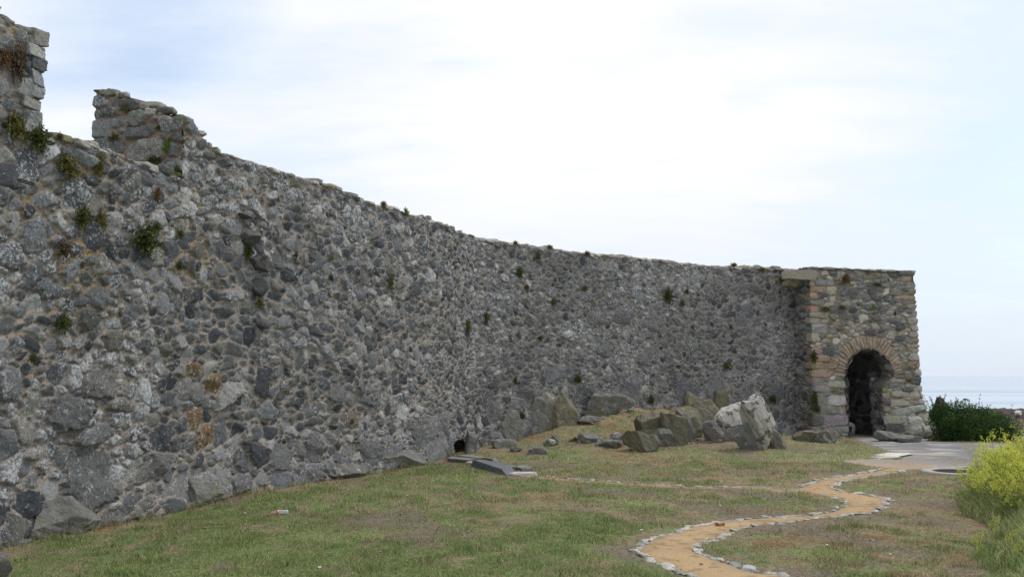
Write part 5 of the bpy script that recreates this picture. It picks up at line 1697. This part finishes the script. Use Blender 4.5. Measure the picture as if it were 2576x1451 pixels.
for a in [(2312, 1092, 52, 46, 'green', 'rounded green plant at the right foot of the tower'), (2352, 1108, 66, 26, 'olive', 'low spreading olive plant on the asphalt edge beside the tower'),
          (2266, 1096, 40, 14, 'rust', 'low rusty plant at the foot of the tower right of the doorway'), (2062, 1078, 18, 16, 'green', 'green tuft at the left foot of the tower'),
          (1503, 1030, 40, 24, 'green', 'wide green plant at the wall foot on top of the mound'), (1465, 1050, 30, 26, 'green', 'green plant at the wall foot beside the slanting rib'),
          (1580, 1028, 34, 12, 'green', 'low green tuft at the wall foot left of the olive slab'), (1398, 1118, 20, 18, 'bright', 'bright grass tuft right of a small grey stone'),
          (1755, 1100, 36, 12, 'bright', 'bright green tuft at the foot of the cracked olive boulder'), (262, 1322, 40, 30, 'green', 'green plant at the right end of the bedrock ledge'),
          (38, 1330, 60, 46, 'olive', 'olive plant between boulders at the left edge'), (805, 1198, 22, 20, 'green', 'green plant at the wall foot in the middle of the lawn edge'),
          (905, 1188, 26, 14, 'olive', 'olive tuft at the wall foot right of the middle'), (2254, 1110, 18, 16, 'green', 'small green plant before the stones right of the doorway'),
          (1445, 1090, 26, 16, 'green', 'green tuft at the lower end of the slanting rib'), (2060, 1096, 0, 0, 'green', '')]:
    if a[2]: wplant(*a, 'ground', group='plants at the foot of the walls')


# ================================================================== dark bush
def build_bush():
    c = at_z(2440, 1108, -0.1)
    root = empty('bush', (c[0], c[1], -0.1), 'dense dark green bush at the far edge of the asphalt beside the tower', 'bush')
    rg = np.random.default_rng(71)
    EL = [(2378, 1052, .55, .60, .55), (2412, 1048, .75, .7, .62), (2455, 1056, .85, .8, .58), (2498, 1068, .75, .7, .50), (2532, 1084, .5, .5, .36), (2395, 1080, .6, .6, .42),
          (2440, 1085, .8, .7, .42), (2490, 1092, .7, .6, .35), (2355, 1030, .22, .2, .32), (2372, 1092, .4, .4, .22)]
    a = Acc(); st = Acc()
    for (px, py, rx, ry, rz) in EL:
        p = at_d(px, py + 7, 28.3) - np.array([c[0], c[1], -0.1])
        n = int(5200 * rx * rz / .5)
        d = rg.normal(size=(n, 3)); d /= np.linalg.norm(d, axis=1)[:, None]
        rr = rg.uniform(0.35, 1.0, n) ** 0.6
        lump = 0.78 + 0.42 * fbm(d[:, 0] * 3 + px, d[:, 2] * 3 + d[:, 1] * 2, 7, 3)
        P = p + d * (rr * lump)[:, None] * np.array([rx, ry, rz])
        ok = P[:, 2] > 0.0; P = P[ok]; d = d[ok]; n = len(P)
        e = rg.normal(size=(n, 3)); e /= np.linalg.norm(e, axis=1)[:, None]
        f = np.cross(e, rg.normal(size=(n, 3))); f /= np.linalg.norm(f, axis=1)[:, None]
        s = rg.uniform(.016, .034, n)[:, None]
        V = np.stack([P - e * s, P + f * s * .6, P + e * s, P - f * s * .6], 1).reshape(-1, 3)
        cl = fbm(P[:, 0] * 4, P[:, 2] * 4 + P[:, 1] * 3, 17, 3)[:, None]
        cc = 1.25 * (np.array([.030, .065, .020]) * (1 - sst(.45, .65, cl)) + np.array([.075, .12, .035]) * sst(.45, .65, cl)) * rg.uniform(.7, 1.35, (n, 1))
        a.add(V, Q=np.arange(4 * n).reshape(-1, 4), C=np.repeat(cc, 4, 0))
        for k in range(7):                                    # shoots sticking out above
            d0 = np.array([rg.normal() * .4, rg.normal() * .3, 1.0]); d0 /= np.linalg.norm(d0)
            L = rg.uniform(.10, .38) + rz * 0.7
            t = np.linspace(0, 1, 7)[:, None]; pts = p + np.array([rg.normal() * rx * .5, 0, 0]) + d0 * t * L + np.array([rg.normal() * .06, 0, 0]) * t ** 2
            tube(st, pts, np.linspace(.008, .003, 7), 4, (.05, .055, .03))
            for q in pts[3:]:
                for m_ in range(5):
                    e_ = rg.normal(size=3); e_ /= np.linalg.norm(e_); f_ = np.cross(e_, rg.normal(size=3)); f_ /= np.linalg.norm(f_)
                    a.add([q, q + e_ * .02 + f_ * .010, q + e_ * .042, q + e_ * .02 - f_ * .010], Q=[(0, 1, 2, 3)], C=np.array([.05, .085, .03]) * rg.uniform(.7, 1.4))
    for k in range(26):
        x = rg.uniform(-1.0, 1.2); p0 = np.array([x, rg.uniform(-.3, .3), -.1]); p1 = p0 + np.array([rg.normal() * .25, rg.normal() * .15, rg.uniform(.4, .75)])
        tube(st, [p0, (p0 + p1) / 2 + rg.normal(size=3) * .04, p1], [.018, .013, .008], 5, (.07, .06, .045))
    link('foliage', a.mesh('foliage', M_LEAF, False), root)
    link('stems', st.mesh('stems', M_STONE), root)


build_bush()


# ================================================================== yellow-flowered plants
def mustard_parts(seed):
    rg = np.random.default_rng(seed); st = Acc(); fl = Acc(); lf = Acc()
    YEL = np.array([0.72, 0.74, 0.14])

    def cluster(p, n, r):
        for k in range(n):
            q = p + rg.normal(size=3) * r
            e = rg.normal(size=3); e /= np.linalg.norm(e); f = np.cross(e, rg.normal(size=3)); f /= np.linalg.norm(f)
            s = rg.uniform(.006, .0105); c = YEL * rg.uniform(.75, 1.15) * np.array([1, rg.uniform(.93, 1.05), 1])
            fl.add([q - e * s, q - f * s, q + e * s, q + f * s], Q=[(0, 1, 2, 3)], C=c)

    def branch(p, d, L, r, lev):
        t = np.linspace(0, 1, 6)[:, None]
        d2 = d + np.array([0, 0, .25]); bend = rg.normal(size=3) * .10 * L
        pts = p + d * t * L + (np.array([0, 0, .12 * L]) + bend) * t ** 2
        g = np.array([.20, .27, .11]) * rg.uniform(.8, 1.2)
        tube(st, pts, np.linspace(r, r * .45, 6), 3, g)
        tip = pts[-1]
        if lev == 0:
            for s in (0.72, 0.86, 1.0):
                cluster(pts[0] + (tip - pts[0]) * s, 3 if s < 1 else 7, .011 if s < 1 else .015)
            return
        nb = 5 if lev == 2 else 4
        for k in range(nb):
            s = rg.uniform(.30, 1.0); a = rg.uniform(0, 6.28)
            q = p + d * s * L + (np.array([0, 0, .12 * L]) + bend) * s ** 2
            dd = d * .7 + np.array([math.cos(a), math.sin(a), .35]) * .6; dd /= np.linalg.norm(dd)
            branch(q, dd, L * rg.uniform(.34, .55), r * .6, lev - 1)
        cluster(tip, 10, .016)
    for k in range(3):
        a = rg.uniform(0, 6.28); d = np.array([math.cos(a) * .22, math.sin(a) * .22, 1.0]); d /= np.linalg.norm(d)
        branch(np.array([rg.normal() * .03, rg.normal() * .03, 0]), d, rg.uniform(.55, .75), .0055, 2)
    for k in range(90):
        z = rg.uniform(.03, .75) ; a = rg.uniform(0, 6.28); r0 = rg.uniform(0.0, .13) + z * .15
        q = np.array([math.cos(a) * r0, math.sin(a) * r0, z]); e = np.array([math.cos(a + rg.normal() * .7), math.sin(a + rg.normal() * .7), rg.normal() * .6]); e /= np.linalg.norm(e)
        f = np.cross(e, [0, 0, 1.0] + rg.normal(size=3) * .5); f /= np.linalg.norm(f)
        L = rg.uniform(.05, .12) * (1.2 - z); w = L * rg.uniform(.14, .26)
        c = np.array([.16, .23, .075]) * rg.uniform(.75, 1.45)
        lf.add([q, q + e * L * .45 + f * w, q + e * L - [0, 0, L * .25], q + e * L * .45 - f * w], Q=[(0, 1, 2, 3)], C=c)
    return st.mesh('stem', M_LEAF), fl.mesh('flower_heads', M_LEAF, False), lf.mesh('leaves', M_LEAF, False)


def build_mustard():
    MP = [mustard_parts(900 + k) for k in range(6)]
    rg = np.random.default_rng(66)
    pos = []
    tries = 0
    while len(pos) < 118 and tries < 6000:
        tries += 1
        y = rg.uniform(11.0, 16.0); q = rg.uniform(0.49, 0.70)
        e = (q - 0.498 - 0.006 * abs(y - 14.0) ** 1.5)
        if e < 0 or y < 10.9 + (0.60 - q) * 14: continue
        x = q * y
        if cliff(np.array(x), np.array(y)) > 0.4: continue
        if any((x - a) ** 2 + (y - b) ** 2 < .14 ** 2 for a, b, _ in pos): continue
        pos.append((x, y, e))
    for i, (x, y, e) in enumerate(pos):
        s = rg.uniform(.62, 1.0) * (0.82 + 0.25 * min(1, e / .05)) * (1.12 if rg.random() < .1 else 1)
        vis = x / y < 0.60
        edge = e < 0.012
        lab = ('yellow flowering mustard plant on the left fringe of the tall clump at the right edge' if edge else
               'yellow flowering mustard plant inside the dense tall clump at the right edge')
        r = empty('mustard_plant', (x, y, float(G(x, y)) - .01), lab, 'flowering plant', 'yellow flowering plants in the clump', rg.uniform(0, 6.28))
        r.scale = (s, s, s)
        k = int(rg.integers(6))
        link('stem', MP[k][0], r); link('flower_heads', MP[k][1], r); link('leaves', MP[k][2], r)
    # a few short flowering shoots among the tall grass in front
    for px, py in [(2462, 1336), (2505, 1290), (2548, 1330), (2571, 1360)]:
        p = gpt(px, py + 70)
        r = empty('mustard_plant', p, {2462: 'small lone mustard shoot at the left margin of the tall grass', 2505: 'small mustard shoot in the grass just below the flower clump',
                                       2548: 'small mustard shoot in the tall grass left of the lowest one', 2571: 'lowest mustard shoot at the right border in the tall grass'}[px], 'flowering plant')
        r.scale = (.28,) * 3
        link('stem', MP[1][0], r); link('flower_heads', MP[1][1], r); link('leaves', MP[1][2], r)


build_mustard()
